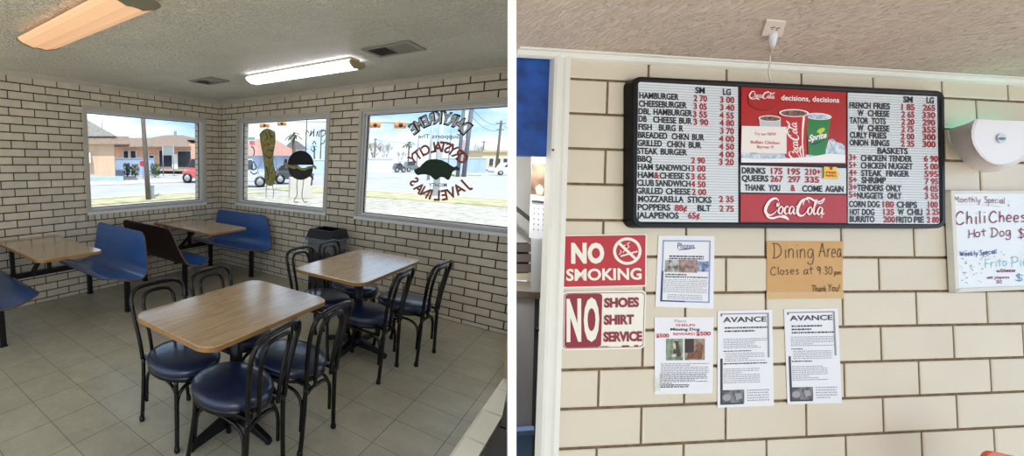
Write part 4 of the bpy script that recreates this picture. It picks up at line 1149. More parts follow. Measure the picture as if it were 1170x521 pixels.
mb.add(r0+r1+r2+r3, [(j*n+i, j*n+(i+1)%n, (j+1)*n+(i+1)%n, (j+1)*n+i) for j in range(3) for i in range(n)])
part('frame', mb, BFR, mbd)
PC = .0315                                        # face of the inserts, from the wall
def panel(nm, tl, tr, br, bl, M, grooves=0):
    q = Quad(tl, tr, br, bl, PC); mb = MB(); q.rect(mb, 0, 0, 1, 1, 0, .003)
    o = part(nm, mb, M, mbd)
    if grooves:
        g = MB()
        for i in range(1, grooves): q.rect(g, .004, i/grooves-.0025, .996, i/grooves+.0025, .0004)
        part('groove_lines', g, mat('groove_grey', (176, 183, 190), rough=.6), o)
    return q, o
QL, PLo = panel('letter_panel', (729.6,93.6),(843.2,99.4),(843.4,254.0),(727.2,253.2), LPAN, 52)
QR, PRo = panel('letter_panel', (969.0,105.9),(1070.6,110.3),(1073.4,255.9),(969.2,255.2), LPAN, 50)
QM, PMo = panel('letter_panel', (846.5,188.9),(966.8,192.3),(966.8,221.2),(846.5,219.8), LPAN, 10)
RPAN = mat('soft_drink_red', (174, 14, 22), rough=.35, var=.04, scale=10)
QA, PAo = panel('picture_panel', (847.3,99.4),(966.6,105.4),(966.6,187.4),(846.6,185.6), RPAN)
QB, PBo = panel('brand_panel', (846.4,221.6),(967.2,222.9),(967.6,254.6),(846.2,253.4), RPAN)
LC = PC+.0012
def row(panelo, black, red):
    for lst, M, nm in ((black, INK, 'black_word'), (red, RDL, 'red_price')):
        if not lst: continue
        for txt, u0, v0, u1, v1 in lst:          # set word by word, as on the board
            part(nm, wtype(MB(), txt, (u0, v0), (u1, v1), 7.3, LC, .03), M, panelo)
S1 = 5.208
def cA_(x, y): return 720+x/S1, 80+y/S1
def cB_(x, y): return 720+x/S1, 170+y/S1
def conv(fn, items): return [(t,)+fn(x0, y0)+fn(x1, y1) for t, x0, y0, x1, y1 in items]
def w2(words):                                     # (word, x0, y0, x1, y1) straight through
    return words
rowsL = [
 (cA_, [('SM',388,138,445,141),('LG',553,148,600,151)], []),
 (cA_, [('HAMBURGER',55,169,290,179)], [('2 70',379,186,459,190),('3 00',536,195,621,198)]),
 (cA_, [('CHEESEBURGER',52,218,338,229)], [('3 05',379,234,457,238),('3 40',536,241,621,244)]),
 (cA_, [('DBL',50,263,122,266),('HAMBURGER',140,267,370,276)], [('3 55',375,281,459,285),('4 55',533,288,618,291)]),
 (cA_, [('DB',50,308,100,310),('CHEESE',137,313,275,319),('BUR',292,320,368,323)], [('3 90',378,327,466,331),('4 80',533,333,620,336)]),
 (cA_, [('FISH',50,356,130,359),('BURG',172,361,272,365),('R',293,366,318,367)], [('3 70',537,380,619,383)]),
 (cA_, [('BREADED',47,404,222,411),('CHKN',248,413,350,417),('BUR',370,418,442,420)], [('4 00',530,427,620,430)]),
 (cA_, [('GRILLED',45,452,190,457),('CHKN',221,459,327,463),('BUR',349,464,425,467)], [('4 50',530,474,620,476)]),
 (cA_, [('STEAK',43,499,166,503),('BURGER',182,504,340,509)], [('4 00',530,521,620,523)]),
 (cB_, [('BBQ',45,77,130,80)], [('2 90',365,87,446,89),('3 20',530,97,618,99)]),
 (cB_, [('HAM',47,125,136,127),('SANDWICH',152,129,356,134)], [('3 00',363,135,450,137)]),
 (cB_, [('HAM',47,173,140,175),('CHEESE',176,178,322,181),('S',332,181,355,182)], [('&',143,176,175,177),('3 65',363,184,451,186)]),
 (cB_, [('CLUB',43,220,143,222),('SANDWICH',152,222,360,227)], [('4 50',363,229,450,231)]),
 (cB_, [('GRILLED',40,268,196,270),('CHEESE',213,271,360,274)], [('2 00',368,275,454,277)]),
 (cB_, [('MOZZARELLA',48,316,320,320),('STICKS',343,320,485,323)], [('2 35',530,318,618,320)]),
 (cB_, [('POPPERS',45,365,240,368),('BLT',402,371,482,372)], [('88¢',265,370,340,372),('2 75',533,374,618,376)]),
 (cB_, [('JALAPENOS',38,413,290,416)], [('65¢',345,415,415,417)]),
]
for fn, bl, rd in rowsL: row(PLo, conv(fn, bl), conv(fn, rd))
S2 = 5.485
def cC_(x, y): return 960+x/S2, 95+y/S2
def cD_(x, y): return 960+x/S2, 175+y/S2
rowsR = [
 (cC_, [('SM',397,121,455,123),('LG',542,126,588,128)], []),
 (cC_, [('FRENCH',59,158,192,161),('FRIES',210,162,313,165)], [('1 85',386,168,468,171),('265',520,173,596,175)]),
 (cC_, [('W',110,206,148,207),('CHEESE',174,208,309,212)], [('2 65',386,215,466,217),('330',516,219,597,221)]),
 (cC_, [('TATOR',60,252,178,255),('TOTS',198,256,286,258)], [('2 20',386,261,466,263),('290',518,265,597,267)]),
 (cC_, [('W',110,299,148,300),('CHEESE',174,301,309,305)], [('2 75',386,307,462,309),('355',516,311,599,313)]),
 (cC_, [('CURLY',62,344,171,347),('FRIES',182,347,292,349)], [('2 00',382,354,466,356),('300',518,357,599,359)]),
 (cC_, [('ONION',60,392,176,394),('RINGS',196,394,310,397)], [('2 35',382,399,466,401),('300',518,402,599,404)]),
 (cC_, [('BASKETS',235,443,425,446)], []),
 (cD_, [('CHICKEN',131,50,290,52),('TENDER',306,53,451,56)], [('3+',56,46,103,47),('6 90',527,54,614,56)]),
 (cD_, [('CHICKEN',131,97,290,99),('NUGGET',306,100,456,103)], [('5+',56,93,103,94),('5 00',530,103,614,105)]),
 (cD_, [('STEAK',133,144,264,146),('FINGER',290,147,434,149)], [('4+',56,141,107,142),('595',530,149,616,151)]),
 (cD_, [('SHRIMP',135,188,288,190)], [('5+',56,186,107,187),('7 95',532,195,616,197)]),
 (cD_, [('TENDERS',108,236,272,238),('ONLY',288,238,385,240)], [('3+',56,232,107,233),('4 05',527,241,616,243)]),
 (cD_, [('NUGGETS',108,285,270,287),('ONLY',298,287,385,288)], [('5+',56,280,107,281),('3 55',532,288,616,290)]),
 (cD_, [('CORN',57,338,160,339),('DOG',175,339,248,340),('CHIPS',355,342,483,344)], [('180',268,340,338,341),('100',552,342,613,343)]),
 (cD_, [('HOT',62,388,124,388),('DOG',138,388,216,389),('W',363,388,400,388),('CHILI',421,388,516,389)], [('135',272,388,340,389),('2 25',543,388,621,388)]),
 (cD_, [('BURRITO',60,433,216,434),('FRITO',353,437,452,437),('PIE',464,437,526,437)], [('200',273,435,346,436),('2 80',545,437,621,438)]),
]
for fn, bl, rd in rowsR: row(PRo, conv(fn, bl), conv(fn, rd))
S3 = 5.793
def cE_(x, y): return 840+x/S3, 180+y/S3
rowsM = [
 (cE_, [('DRINKS',45,106,202,109)], [('175',238,109,314,111),('195',350,112,431,114),('210+',463,115,567,116)]),
 (cE_, [('QUEERS',45,157,221,160)], [('267',234,161,318,163),('297',352,164,434,165),('335',463,166,557,168)]),
 (cE_, [('THANK',64,219,200,221),('YOU',222,222,299,223),('COME',445,226,578,228),('AGAIN',598,228,718,230)], [('&',368,222,399,223)]),
]
for fn, bl, rd in rowsM: row(PMo, conv(fn, bl), conv(fn, rd))
# yellow refill tag
q = Quad((941.8,190.2),(956.6,190.8),(958.4,204.4),(941.6,203.6), PC+.006)
tg = MB(); q.poly(tg, [(0,.02),(.98,0),(.94,.35),(1.12,.62),(.98,.74),(.97,1),(0,1),(.04,.6)], 0, .002); yt = part('refill_tag', tg, mat('yellow_tag', (244, 200, 62), rough=.5), PMo)
tg = MB(); q.type(tg, 'FREE', .12, .86, .60, .20); q.type(tg, 'REFILL', .10, .90, .86, .18); q.poly(tg, [(.38,0),(.62,0),(.58,.22),(.5,.3),(.42,.22)], .001); part('tag_print', tg, RDL, yt)

# script brand lettering, drawn with a brush: x runs 0..4, y 0 (base) .. 1 (capital)
SCRIPT = [
 [(.98,.80,.03),(.90,.93,.08),(.72,.98,.13),(.45,.85,.17),(.22,.55,.20),(.13,.25,.20),(.22,.04,.17),(.45,-.02,.10),(.70,.10,.06),(.88,.30,.03)],
 [(.92,.72,.05),(.86,.58,.12),(.95,.55,.10),(1.02,.72,.04)],
 [(.16,.06,.10),(.30,-.14,.12),(.60,-.20,.12),(1.0,-.10,.11),(1.35,-.15,.12),(1.62,-.28,.05),(1.42,-.08,.08),(1.15,.0,.05)],
 [(1.12,.50,.06),(1.0,.38,.12),(.96,.18,.12),(1.05,.07,.08),(1.18,.15,.10),(1.25,.36,.10),(1.18,.50,.06),(1.08,.50,.05),(1.22,.42,.04),(1.34,.44,.03)],
 [(1.60,.46,.08),(1.52,.53,.07),(1.40,.42,.11),(1.35,.20,.12),(1.42,.07,.09),(1.55,.12,.05),(1.68,.26,.03)],
 [(1.92,.48,.07),(1.80,.52,.07),(1.68,.38,.11),(1.65,.16,.12),(1.72,.07,.08),(1.84,.18,.06),(1.96,.46,.08),(1.92,.20,.12),(1.96,.08,.08),(2.08,.16,.04),(2.14,.24,.03)],
 [(2.10,.50,.12),(2.20,.53,.12),(2.32,.56,.05)],
 [(2.95,.76,.03),(2.86,.94,.07),(2.66,.98,.12),(2.42,.82,.16),(2.24,.52,.19),(2.17,.22,.19),(2.26,.03,.16),(2.46,-.02,.10),(2.66,.10,.06),(2.80,.30,.03)],
 [(2.55,.62,.04),(2.60,.86,.08),(2.80,1.05,.11),(3.05,1.02,.13),(3.35,.86,.12),(3.65,.86,.10),(3.95,1.06,.05),(3.75,.76,.07),(3.48,.74,.04)],
 [(3.00,.50,.06),(2.88,.38,.12),(2.84,.18,.12),(2.93,.07,.08),(3.06,.15,.10),(3.12,.36,.10),(3.05,.50,.06),(2.98,.50,.05)],
 [(3.20,.30,.04),(3.32,.60,.08),(3.44,.88,.10),(3.36,.92,.08),(3.28,.60,.12),(3.22,.22,.12),(3.28,.08,.09),(3.42,.18,.04)],
 [(3.76,.48,.07),(3.64,.52,.07),(3.52,.38,.11),(3.48,.16,.12),(3.55,.07,.08),(3.68,.18,.06),(3.80,.46,.08),(3.76,.20,.12),(3.80,.08,.08),(3.94,.18,.04)],
]
SCW = mat('script_white', (246, 240, 240), rough=.4)
def script(mb, o, right, up, k=1.0):
    """right spans the word, up its capital height"""
    for st in SCRIPT:
        stroke(mb, [(x, y, w*k) for x, y, w in st], .1, lambda x, y: o+right*(x/3.95)+up*y, 6)
    return mb
def wscript(mb, p0, p1, h, c, k=1.0):
    o = wp(p0[0], p0[1], c); return script(mb, o, wp(p1[0], p1[1], c)-o, wp(p0[0], p0[1]-h, c)-o, k)
mb = wscript(MB(), (872.2, 245.2), (942.5, 246.6), 19.2, PC+.002, .92)
c = wp(938.6, 247.6, PC+.002); ring = [(c+WA*.0042*math.cos(a)+WB*.0042*math.sin(a)) for a in [2*PI*k/16 for k in range(16)]]; rin = [c+(p-c)*.7 for p in ring]
mb.add(ring+rin, [(i,(i+1)%16,16+(i+1)%16,16+i) for i in range(16)])
part('script_logo', mb, SCW, PBo)

# picture panel: disc, cups, ice, slip
S4 = 5.207
def pA(x, y): return 840+x/S4, 90+y/S4
def wpoly(mb, pts, c, fn=pA):
    v = [wp(*fn(x, y), c) for x, y in pts]; return mb.add(v, [tuple(range(len(v)))])
def ell(cx, cy, rx, ry, n=28, tilt=.02): return [(cx+rx*math.cos(2*PI*k/n), cy+ry*math.sin(2*PI*k/n)+tilt*rx*math.cos(2*PI*k/n)) for k in range(n)]
c0 = PC+.0008
mb = MB(); wpoly(mb, ell(164,124,90,66), c0); part('printed_disc', mb, mat('print_deep_red', (132, 10, 18), rough=.35), PAo)
mb = MB(); wpoly(mb, ell(166,119,89,63), c0+.0003); part('printed_disc_face', mb, mat('print_red_disc', (170, 16, 24), rough=.3), PAo)
mb = MB(); 
o_ = wp(*pA(80,111), c0+.001); script(mb, o_, wp(*pA(236,121), c0+.001)-o_, wp(*pA(80,72), c0+.001)-o_, .95); part('script_logo', mb, SCW, PAo)
mb = MB(); 
for w_, x0, x1 in (('decisions,', 274, 444), ('decisions', 460, 619)):
    o_ = wp(*pA(x0, 127+(x0-274)*.047), c0+.001); type_at(mb, w_, o_, wp(*pA(x1, 127+(x1-274)*.047), c0+.001)-o_, wp(*pA(x0, 95+(x0-274)*.047), c0+.001)-o_, .02)
part('printed_words', mb, SCW, PAo)
ICE = mat('print_ice', (224, 232, 240), rough=.4, rgb2=(150, 172, 198), scale=70)
mb = MB(); wpoly(mb, [(36,440),(70,432),(110,446),(150,438),(200,450),(300,446),(420,452),(520,452),(545,400),(556,362),(580,356),(600,376),(634,384),(652,400),(655,500),(36,498)], c0); part('printed_ice', mb, ICE, PAo)
SNOW = [(36,470),(120,478),(300,474),(460,462),(560,444),(655,452),(655,500),(36,498)]
mb = MB(); wpoly(mb, SNOW, c0+.0017); part('printed_snow', mb, mat('print_snow', (238, 240, 244), rough=.4), PAo)
SIL = mat('print_silver', (196, 198, 204), rough=.35); COLA = mat('print_cola', (84, 44, 38), rough=.4, rgb2=(150, 110, 98), scale=90)
def cup(nm, x0, x1, ytop, xb0, xb1, ybot, M, rimM, drink, dc, skew):
    cx = (x0+x1)/2; rx = (x1-x0)/2; ry = rx*.25
    side = [(cx+rx*math.cos(a), ytop+ry*math.sin(a)+skew*rx*math.cos(a)) for a in [PI*k/12 for k in range(13)]]
    bx, br = (xb0+xb1)/2, (xb1-xb0)/2
    bot = [(bx+br*math.cos(a), ybot+br*.16*math.sin(a)) for a in [PI*k/12 for k in range(13)]]
    mb = MB(); wpoly(mb, [(cx+rx*.97, ytop+skew*rx)]+bot+[(cx-rx*.97, ytop-skew*rx)], dc); o = part(nm, mb, M, PAo)
    mb = MB(); wpoly(mb, ell(cx, ytop, rx*1.03, ry*1.08, 28, skew), dc+.0002); part('printed_rim', mb, rimM, o)
    mb = MB(); wpoly(mb, ell(cx, ytop+1, rx*.90, ry*.82, 28, skew), dc+.0004); part('printed_drink', mb, drink, o)
    return o
CW = mat('print_white', (240, 238, 236), rough=.4)
cup('printed_silver_cup', 140, 275, 236, 158, 268, 450, SIL, CW, COLA, c0+.0005, .03)
gcup = cup('printed_green_cup', 420, 572, 224, 436, 536, 448, mat('print_green', (22, 126, 62), rough=.35), CW, ICE, c0+.0006, .05)
rcup = cup('printed_red_cup', 264, 437, 204, 300, 418, 466, mat('print_cup_red', (190, 20, 30), rough=.35), CW, COLA, c0+.0010, .02)
mb = MB(); wpoly(mb, [(402,226),(416,224),(408,300),(404,380),(410,462),(402,464),(396,380),(396,300)], c0+.0013); part('printed_stripe', mb, CW, rcup)
mb = MB(); o_ = wp(*pA(384,496), c0+.0013); script(mb, o_, wp(*pA(370,258), c0+.0013)-o_, wp(*pA(322,490), c0+.0013)-o_, .95)
part('script_logo', mb, SCW, rcup)
mb = MB(); o_ = wp(*pA(436,374), c0+.0010); type_at(mb, 'Sprite', o_, wp(*pA(542,352), c0+.0010)-o_, wp(*pA(444,334), c0+.0010)-o_, .035)
part('printed_name', mb, SCW, gcup)
mb = MB(); wpoly(mb, [(484,316),(500,298),(528,290),(536,300),(526,316),(502,326)], c0+.0009); part('printed_lemon', mb, mat('print_lemon', (206, 210, 60), rough=.4), gcup)
mb = MB(); 
for p0, p1 in (((440,390),(528,362)),): wpoly(mb, [(436,384),(470,392),(510,378),(548,352),(512,370),(470,382)], c0+.0009)
part('printed_swoosh', mb, mat('print_navy', (34, 48, 98), rough=.4), gcup)
q = Quad(pA(40,280), pA(306,286), pA(306,446), pA(36,438), c0+.0016)
sl = MB(); q.rect(sl, 0, 0, 1, 1, 0, .0006); so = part('paper_slip', sl, mat('slip_white', (236, 230, 226), rough=.6), PAo)
sl = MB(); q.type(sl, 'Try our NEW', .28, .76, .34, .11, .0006, .01); q.type(sl, 'Buffalo Chicken', .20, .84, .66, .115, .0006, .02); q.type(sl, 'Burger !!', .34, .70, .83, .11, .0006, .02)
part('slip_print', sl, mat('slip_red_ink', (206, 96, 84), rough=.6), so)

# ---------------------------------------------------------------- outlet on the ceiling and its plug
c4 = [cp(875.6,21), cp(898,23), cp(893.2,40.8), cp(870,38.8)]
cc = sum(c4, Vector())/4
t = thing('ceiling_outlet', 'white electrical outlet plate on the ceiling above the menu board', 'outlet', cc)
OUTW = mat('outlet_white', (226, 214, 206), rough=.4)
part('plate', MB().hexa(c4, [p+nC*.006 for p in c4]), OUTW, t, bevel=.001)
L4 = lambda s, tt: c4[0]*(1-s)*(1-tt)+c4[1]*s*(1-tt)+c4[2]*s*tt+c4[3]*(1-s)*tt
mb = MB()
for (s, tt) in ((.36,.40),(.47,.36),(.62,.42),(.72,.38),(.42,.5),(.66,.52)): mb.lathe([(0,.0075),(.0022,.0072),(.0022,.005)], L4(s,tt), nC, 8)
part('slots', mb, mat('slot_brown', (96, 70, 58), rough=.7), t)
pl0 = L4(.52, .75)+nC*.006
d1 = (cp(881.5,46)-cp(883,34)).normalized()
t = thing('power_cord', 'white plug and cord dropping from the ceiling outlet to the menu board', 'cord', pl0)
PLUG = mat('plug_white', (222, 224, 232), rough=.4)
end = wp(881.2, 93.5, .04)
e1_ = cp(881.5, 44)+nC*.03
part('plug', MB().tube([pl0, pl0.lerp(e1_, .35), pl0.lerp(e1_, .7), e1_], [.0085,.009,.0068,.004], 12), PLUG, t)
path = [e1_, wp(880.6, 60, .075), wp(879.6, 68, .056), wp(880.6, 71.5, .054), wp(879.0, 76, .05), wp(878.6, 86, .042), wp(880.8, 92.5, .036)]
part('cord', MB().tube(spline(path, 6), .0024, 8), mat('cord_pale', (206, 202, 190), rough=.5), t)

# ---------------------------------------------------------------- signs and papers
def sheet(nm, label, cat, tl, tr, br, bl, c, M, thick=.001, group=None, rounded=0):
    q = Quad(tl, tr, br, bl, c); t = thing(nm, label, cat, q.p(.5, 1), 0, group)
    mb = MB()
    if rounded:
        pl = rrect(0, 1, 0, 1, rounded, 6); q.poly(mb, pl, 0, thick)
    else: q.rect(mb, 0, 0, 1, 1, 0, thick)
    return q, t, mb
SRED = mat('sign_plate_red', (182, 18, 26), rough=.3, var=.06, scale=12); SWH = mat('sign_plate_cream', (234, 230, 216), rough=.35); SDR = mat('sign_dark_red', (136, 14, 30), rough=.35)
q, t, mb = sheet('no_smoking_sign', 'red no smoking sign with a struck out cigarette symbol', 'sign', (642.8,268.5),(739.2,267.1),(738.6,327.4),(640.9,329.6), .004, SWH, .003)
part('plate', mb, SWH, t)
mb = MB(); q.rect(mb, .018, .024, .982, .972, .0005); part('red_field', mb, SRED, t)
mb = MB()
def px_type(mb, txt, x0, y0, x1, y1, h, ox, oy, s, c, bold): wtype(mb, txt, (ox+x0/s, oy+y0/s), (ox+x1/s, oy+y1/s), h/s, c, bold)
px_type(mb, 'N', 122, 287, 246, 286, 168, 635, 260, 6.945, .0052, .055); px_type(mb, 'O', 252, 286, 385, 285, 166, 635, 260, 6.945, .0052, .055)
px_type(mb, 'SMOKING', 82, 424, 682, 413, 96, 635, 260, 6.945, .0052, .03)
part('lettering', mb, SWH, t)
cx, cy = 635+568/6.945, 260+187/6.945
mb = MB(); nn = 40
f = lambda R_, k: wp(cx+R_*math.cos(2*PI*k/nn), cy+R_*.96*math.sin(2*PI*k/nn), .0052)
mb.add([f(16.3,k) for k in range(nn)]+[f(12.9,k) for k in range(nn)], [(i,(i+1)%nn,nn+(i+1)%nn,nn+i) for i in range(nn)])
g_ = lambda x, y: wp(cx+x, cy+y, .0054)
mb.add([g_(-10.6,-8.0),(g_(-8.2,-10.2)),(g_(10.8,8.0)),(g_(8.6,10.2))], [(0,1,2,3)])
part('ban_ring', mb, SWH, t)
mb = MB(); h_ = lambda x, y: wp(cx+x, cy+y, .0053)
mb.add([h_(-8,5.0),h_(11.5,-.6),h_(12,1.0),h_(-7.5,6.8)], [(0,1,2,3)])
for e_ in ([(-9.4,4),(-7,1),(-8,-1)], [(-5,2),(-3,-2),(-6,-5),(-2,-7)], [(-1,-3),(2,-5),(0,-8),(3,-10)]): stroke(mb, e_, .9, h_)
part('cigarette_symbol', mb, SWH, t)
q, t, mb = sheet('dress_code_sign', 'white and red sign asking for shoes and shirt', 'sign', (642.6,333),(738.4,331.6),(736.6,398.4),(641.2,400.6), .004, SWH, .003, rounded=.07)
part('plate', mb, SWH, t)
mb = MB(); pl = rrect(.018, .982, .03, .97, .055, 6); inn = [(.5+(x-.5)*.986, .5+(y-.5)*.976) for x, y in pl]; n = len(pl)
mb.add([q.p(x,y,.0004) for x,y in pl]+[q.p(x,y,.0004) for x,y in inn], [(i,(i+1)%n,n+(i+1)%n,n+i) for i in range(n)]); part('red_border', mb, SDR, t)
mb = MB(); pl = [(.47,.045),(.47,.955)]+[(x,y) for x,y in rrect(.035,.6,.045,.955,.05,6) if x < .4][::1]
pl = [p for p in rrect(.035,.47,.045,.955,.05,6)]
q.poly(mb, pl, .0005); part('red_field', mb, SDR, t)
mb = MB(); px_type(mb, 'N', 80, 430, 190, 426, 326, 635, 325, 6.51, .0052, .05); part('cream_lettering', mb, SWH, t)
mb = MB(); px_type(mb, 'O', 208, 427, 324, 421, 328, 635, 325, 6.51, .0052, .05); part('cream_lettering', mb, SWH, t)
mb = MB(); px_type(mb, 'SHOES', 360, 174, 620, 168, 74, 635, 325, 6.51, .0052, .05); part('red_lettering', mb, SDR, t)
mb = MB(); px_type(mb, 'SHIRT', 358, 301, 583, 296, 74, 635, 325, 6.51, .0052, .05); part('red_lettering', mb, SDR, t)
mb = MB(); px_type(mb, 'SERVICE', 355, 428, 643, 422, 76, 635, 325, 6.51, .0052, .05); part('red_lettering', mb, SDR, t)
mb = MB(); q.rect(mb, .72, .935, .81, .958); q.rect(mb, .87,.935,.92,.958); q.rect(mb, .46,.94,.56,.952); part('fine_print', mb, SDR, t)

PAPER = mat('white_paper', (230, 230, 236), rough=.6); PINK = mat('ink_black', (58, 58, 64), rough=.7); PGREY = mat('ink_grey', (150, 150, 158), rough=.7)
def greek(q, mb, s0, s1, t0, t1, rows, rnd, dens=.6, fill=1.0):
    """lines of small print: word-sized strokes"""
    for i in range(rows):
        tt = t0+(t1-t0)*(i+.5)/rows; h = (t1-t0)/rows*dens/2; s = s0
        end = s1 if rnd.random() < .75 else s0+(s1-s0)*rnd.uniform(.4,.9)
        while s < end-.01:
            w = min(rnd.uniform(.015,.06), end-s); q.rect(mb, s, tt-h, s+w, tt+h, .0006); s += w+.012
rnd = random.Random(5)
q, t, mb = sheet('phone_flyer', 'white flyer with a blue border and three small pictures, top left paper', 'flyer', (752.6,269),(816.4,269.5),(815.1,352.8),(748.8,350.4), .002, PAPER)
part('paper', mb, PAPER, t)
NVB = mat('print_dark_blue', (52, 66, 118), rough=.6); LTB = mat('print_light_blue', (138, 158, 196), rough=.6)
mb = MB(); q.rect(mb,.075,.50,.11,.92); part('dark_border', mb, NVB, t)
mb = MB(); q.rect(mb,.075,.905,.50,.925); part('dark_border', mb, NVB, t)
mb = MB(); q.rect(mb,.075,.065,.10,.50); part('light_border', mb, LTB, t)
mb = MB(); q.rect(mb,.10,.065,.93,.085); part('light_border', mb, LTB, t)
mb = MB(); q.rect(mb,.905,.085,.93,.925); part('light_border', mb, LTB, t)
mb = MB(); q.rect(mb,.50,.905,.905,.925); part('light_border', mb, LTB, t)
mb = MB(); q.type(mb, 'Phones', .34, .64, .185, .085, .0007, .0); q.line(mb, [(.36,.20,.008),(.5,.19,.014),(.66,.17,.006)], .01); part('heading', mb, NVB, t)
mb = MB(); greek(q, mb, .20,.82,.275,.34,2,rnd,.6); part('bold_print', mb, PINK, t)
mb = MB(); greek(q, mb, .14,.88,.53,.595,2,rnd,.5); part('bold_print', mb, PINK, t)
mb = MB(); greek(q, mb, .12,.88,.605,.80,9,rnd,.35); part('small_print', mb, PGREY, t)
mb = MB(); greek(q, mb, .2,.8,.815,.89,3,rnd,.4); part('small_print', mb, PGREY, t)
for s0, s1, a0, a1, M in ((.13,.36,.345,.515,mat('photo_grey',(70,68,70),rough=.5,rgb2=(196,192,188),scale=60)), (.37,.70,.34,.515,mat('photo_brown',(112,84,78),rough=.5,rgb2=(176,150,140),scale=60)), (.71,.91,.355,.50,mat('photo_blue',(50,70,130),rough=.5,rgb2=(180,190,214),scale=70))):
    mb = MB(); q.rect(mb, s0, a0, s1, a1, .0007); part('printed_photo', mb, M, t)

q, t, mb = sheet('missing_dog_poster', 'white missing dog poster with two dog photos and a reward', 'poster', (748,362.3),(815.4,362.3),(814.3,449.4),(748.4,450.6), .002, PAPER)
part('paper', mb, PAPER, t)
mb = MB(); q.type(mb, 'Flaco', .33, .53, .068, .036, .0007, .0); part('faint_name', mb, PGREY, t)
PRD = mat('ink_red', (204, 74, 74), rough=.7); HRD = mat('marker_red', (186, 40, 48), rough=.7)
mb = MB(); q.type(mb, '!!HELP!!', .35, .68, .124, .034, .0007, .02); part('red_print', mb, PRD, t)
mb = MB(); q.type(mb, 'REWARD', .31, .68, .240, .036, .0007, .02); part('red_print', mb, PRD, t)
mb = MB(); q.type(mb, 'Missing Dog', .26, .76, .178, .036, .0007, .03); part('black_print', mb, PINK, t)
mb = MB(); q.type(mb, '$500', .02, .24, .268, .052, .0007, .03); part('handwritten_sum', mb, HRD, t)
mb = MB(); q.type(mb, '$500', .70, .95, .245, .055, .0007, .03); part('handwritten_sum', mb, HRD, t)
def ph(s0, t0, s1, t1, M): mb = MB(); q.rect(mb, s0, t0, s1, t1, .0007); return part('printed_photo', mb, M, t)
p1_ = ph(.19,.285,.475,.565, mat('photo_grass',(92,112,86),rough=.6,rgb2=(150,166,140),scale=70))
DGD = mat('photo_dog_dark',(70,58,52),rough=.6); DGL = mat('photo_dog_light',(206,196,184),rough=.6); DGB = mat('photo_dog_brown',(140,92,66),rough=.6,rgb2=(96,62,46),scale=60)
mb = MB(); q.poly(mb, [(.30,.46),(.32,.40),(.30,.36),(.33,.31),(.40,.32),(.40,.38),(.42,.43),(.45,.49),(.42,.52),(.34,.51)], .0009); part('pictured_dog', mb, DGD, p1_)
mb = MB(); q.poly(mb, [(.31,.40),(.30,.35),(.33,.33),(.35,.37),(.345,.43)], .0011); q.poly(mb, [(.29,.49),(.36,.48),(.35,.52),(.29,.525)], .0011); part('pictured_markings', mb, DGL, p1_)
p2_ = ph(.505,.285,.85,.565, mat('photo_sand',(168,148,132),rough=.6,rgb2=(130,110,98),scale=50))
mb = MB(); q.rect(mb, .505,.285,.66,.47,.0008); part('pictured_shade', mb, mat('photo_dark',(56,40,36),rough=.6), p2_)
mb = MB(); q.poly(mb, [(.53,.55),(.56,.47),(.66,.46),(.70,.42),(.69,.37),(.73,.34),(.79,.35),(.82,.38),(.81,.46),(.80,.55)], .0010); part('pictured_dog', mb, DGB, p2_)
mb = MB(); greek(q, mb, .10,.93,.60,.735,6,rnd,.45); part('print_block', mb, PGREY, t)
mb = MB(); greek(q, mb, .08,.90,.735,.85,6,rnd,.42); part('print_block', mb, PINK, t)
mb = MB(); greek(q, mb, .08,.30,.855,.872,1,rnd,.5); part('print_block', mb, PINK, t)
mb = MB(); greek(q, mb, .08,.58,.872,.92,2,rnd,.6); part('print_block', mb, PINK, t)
TAPE = clear_mat('clear_tape', (226, 222, 206), .35, .2)
mb = MB(); q.rect(mb, -.03,.78,.09,.96,.0012); part('tape', mb, TAPE, t)

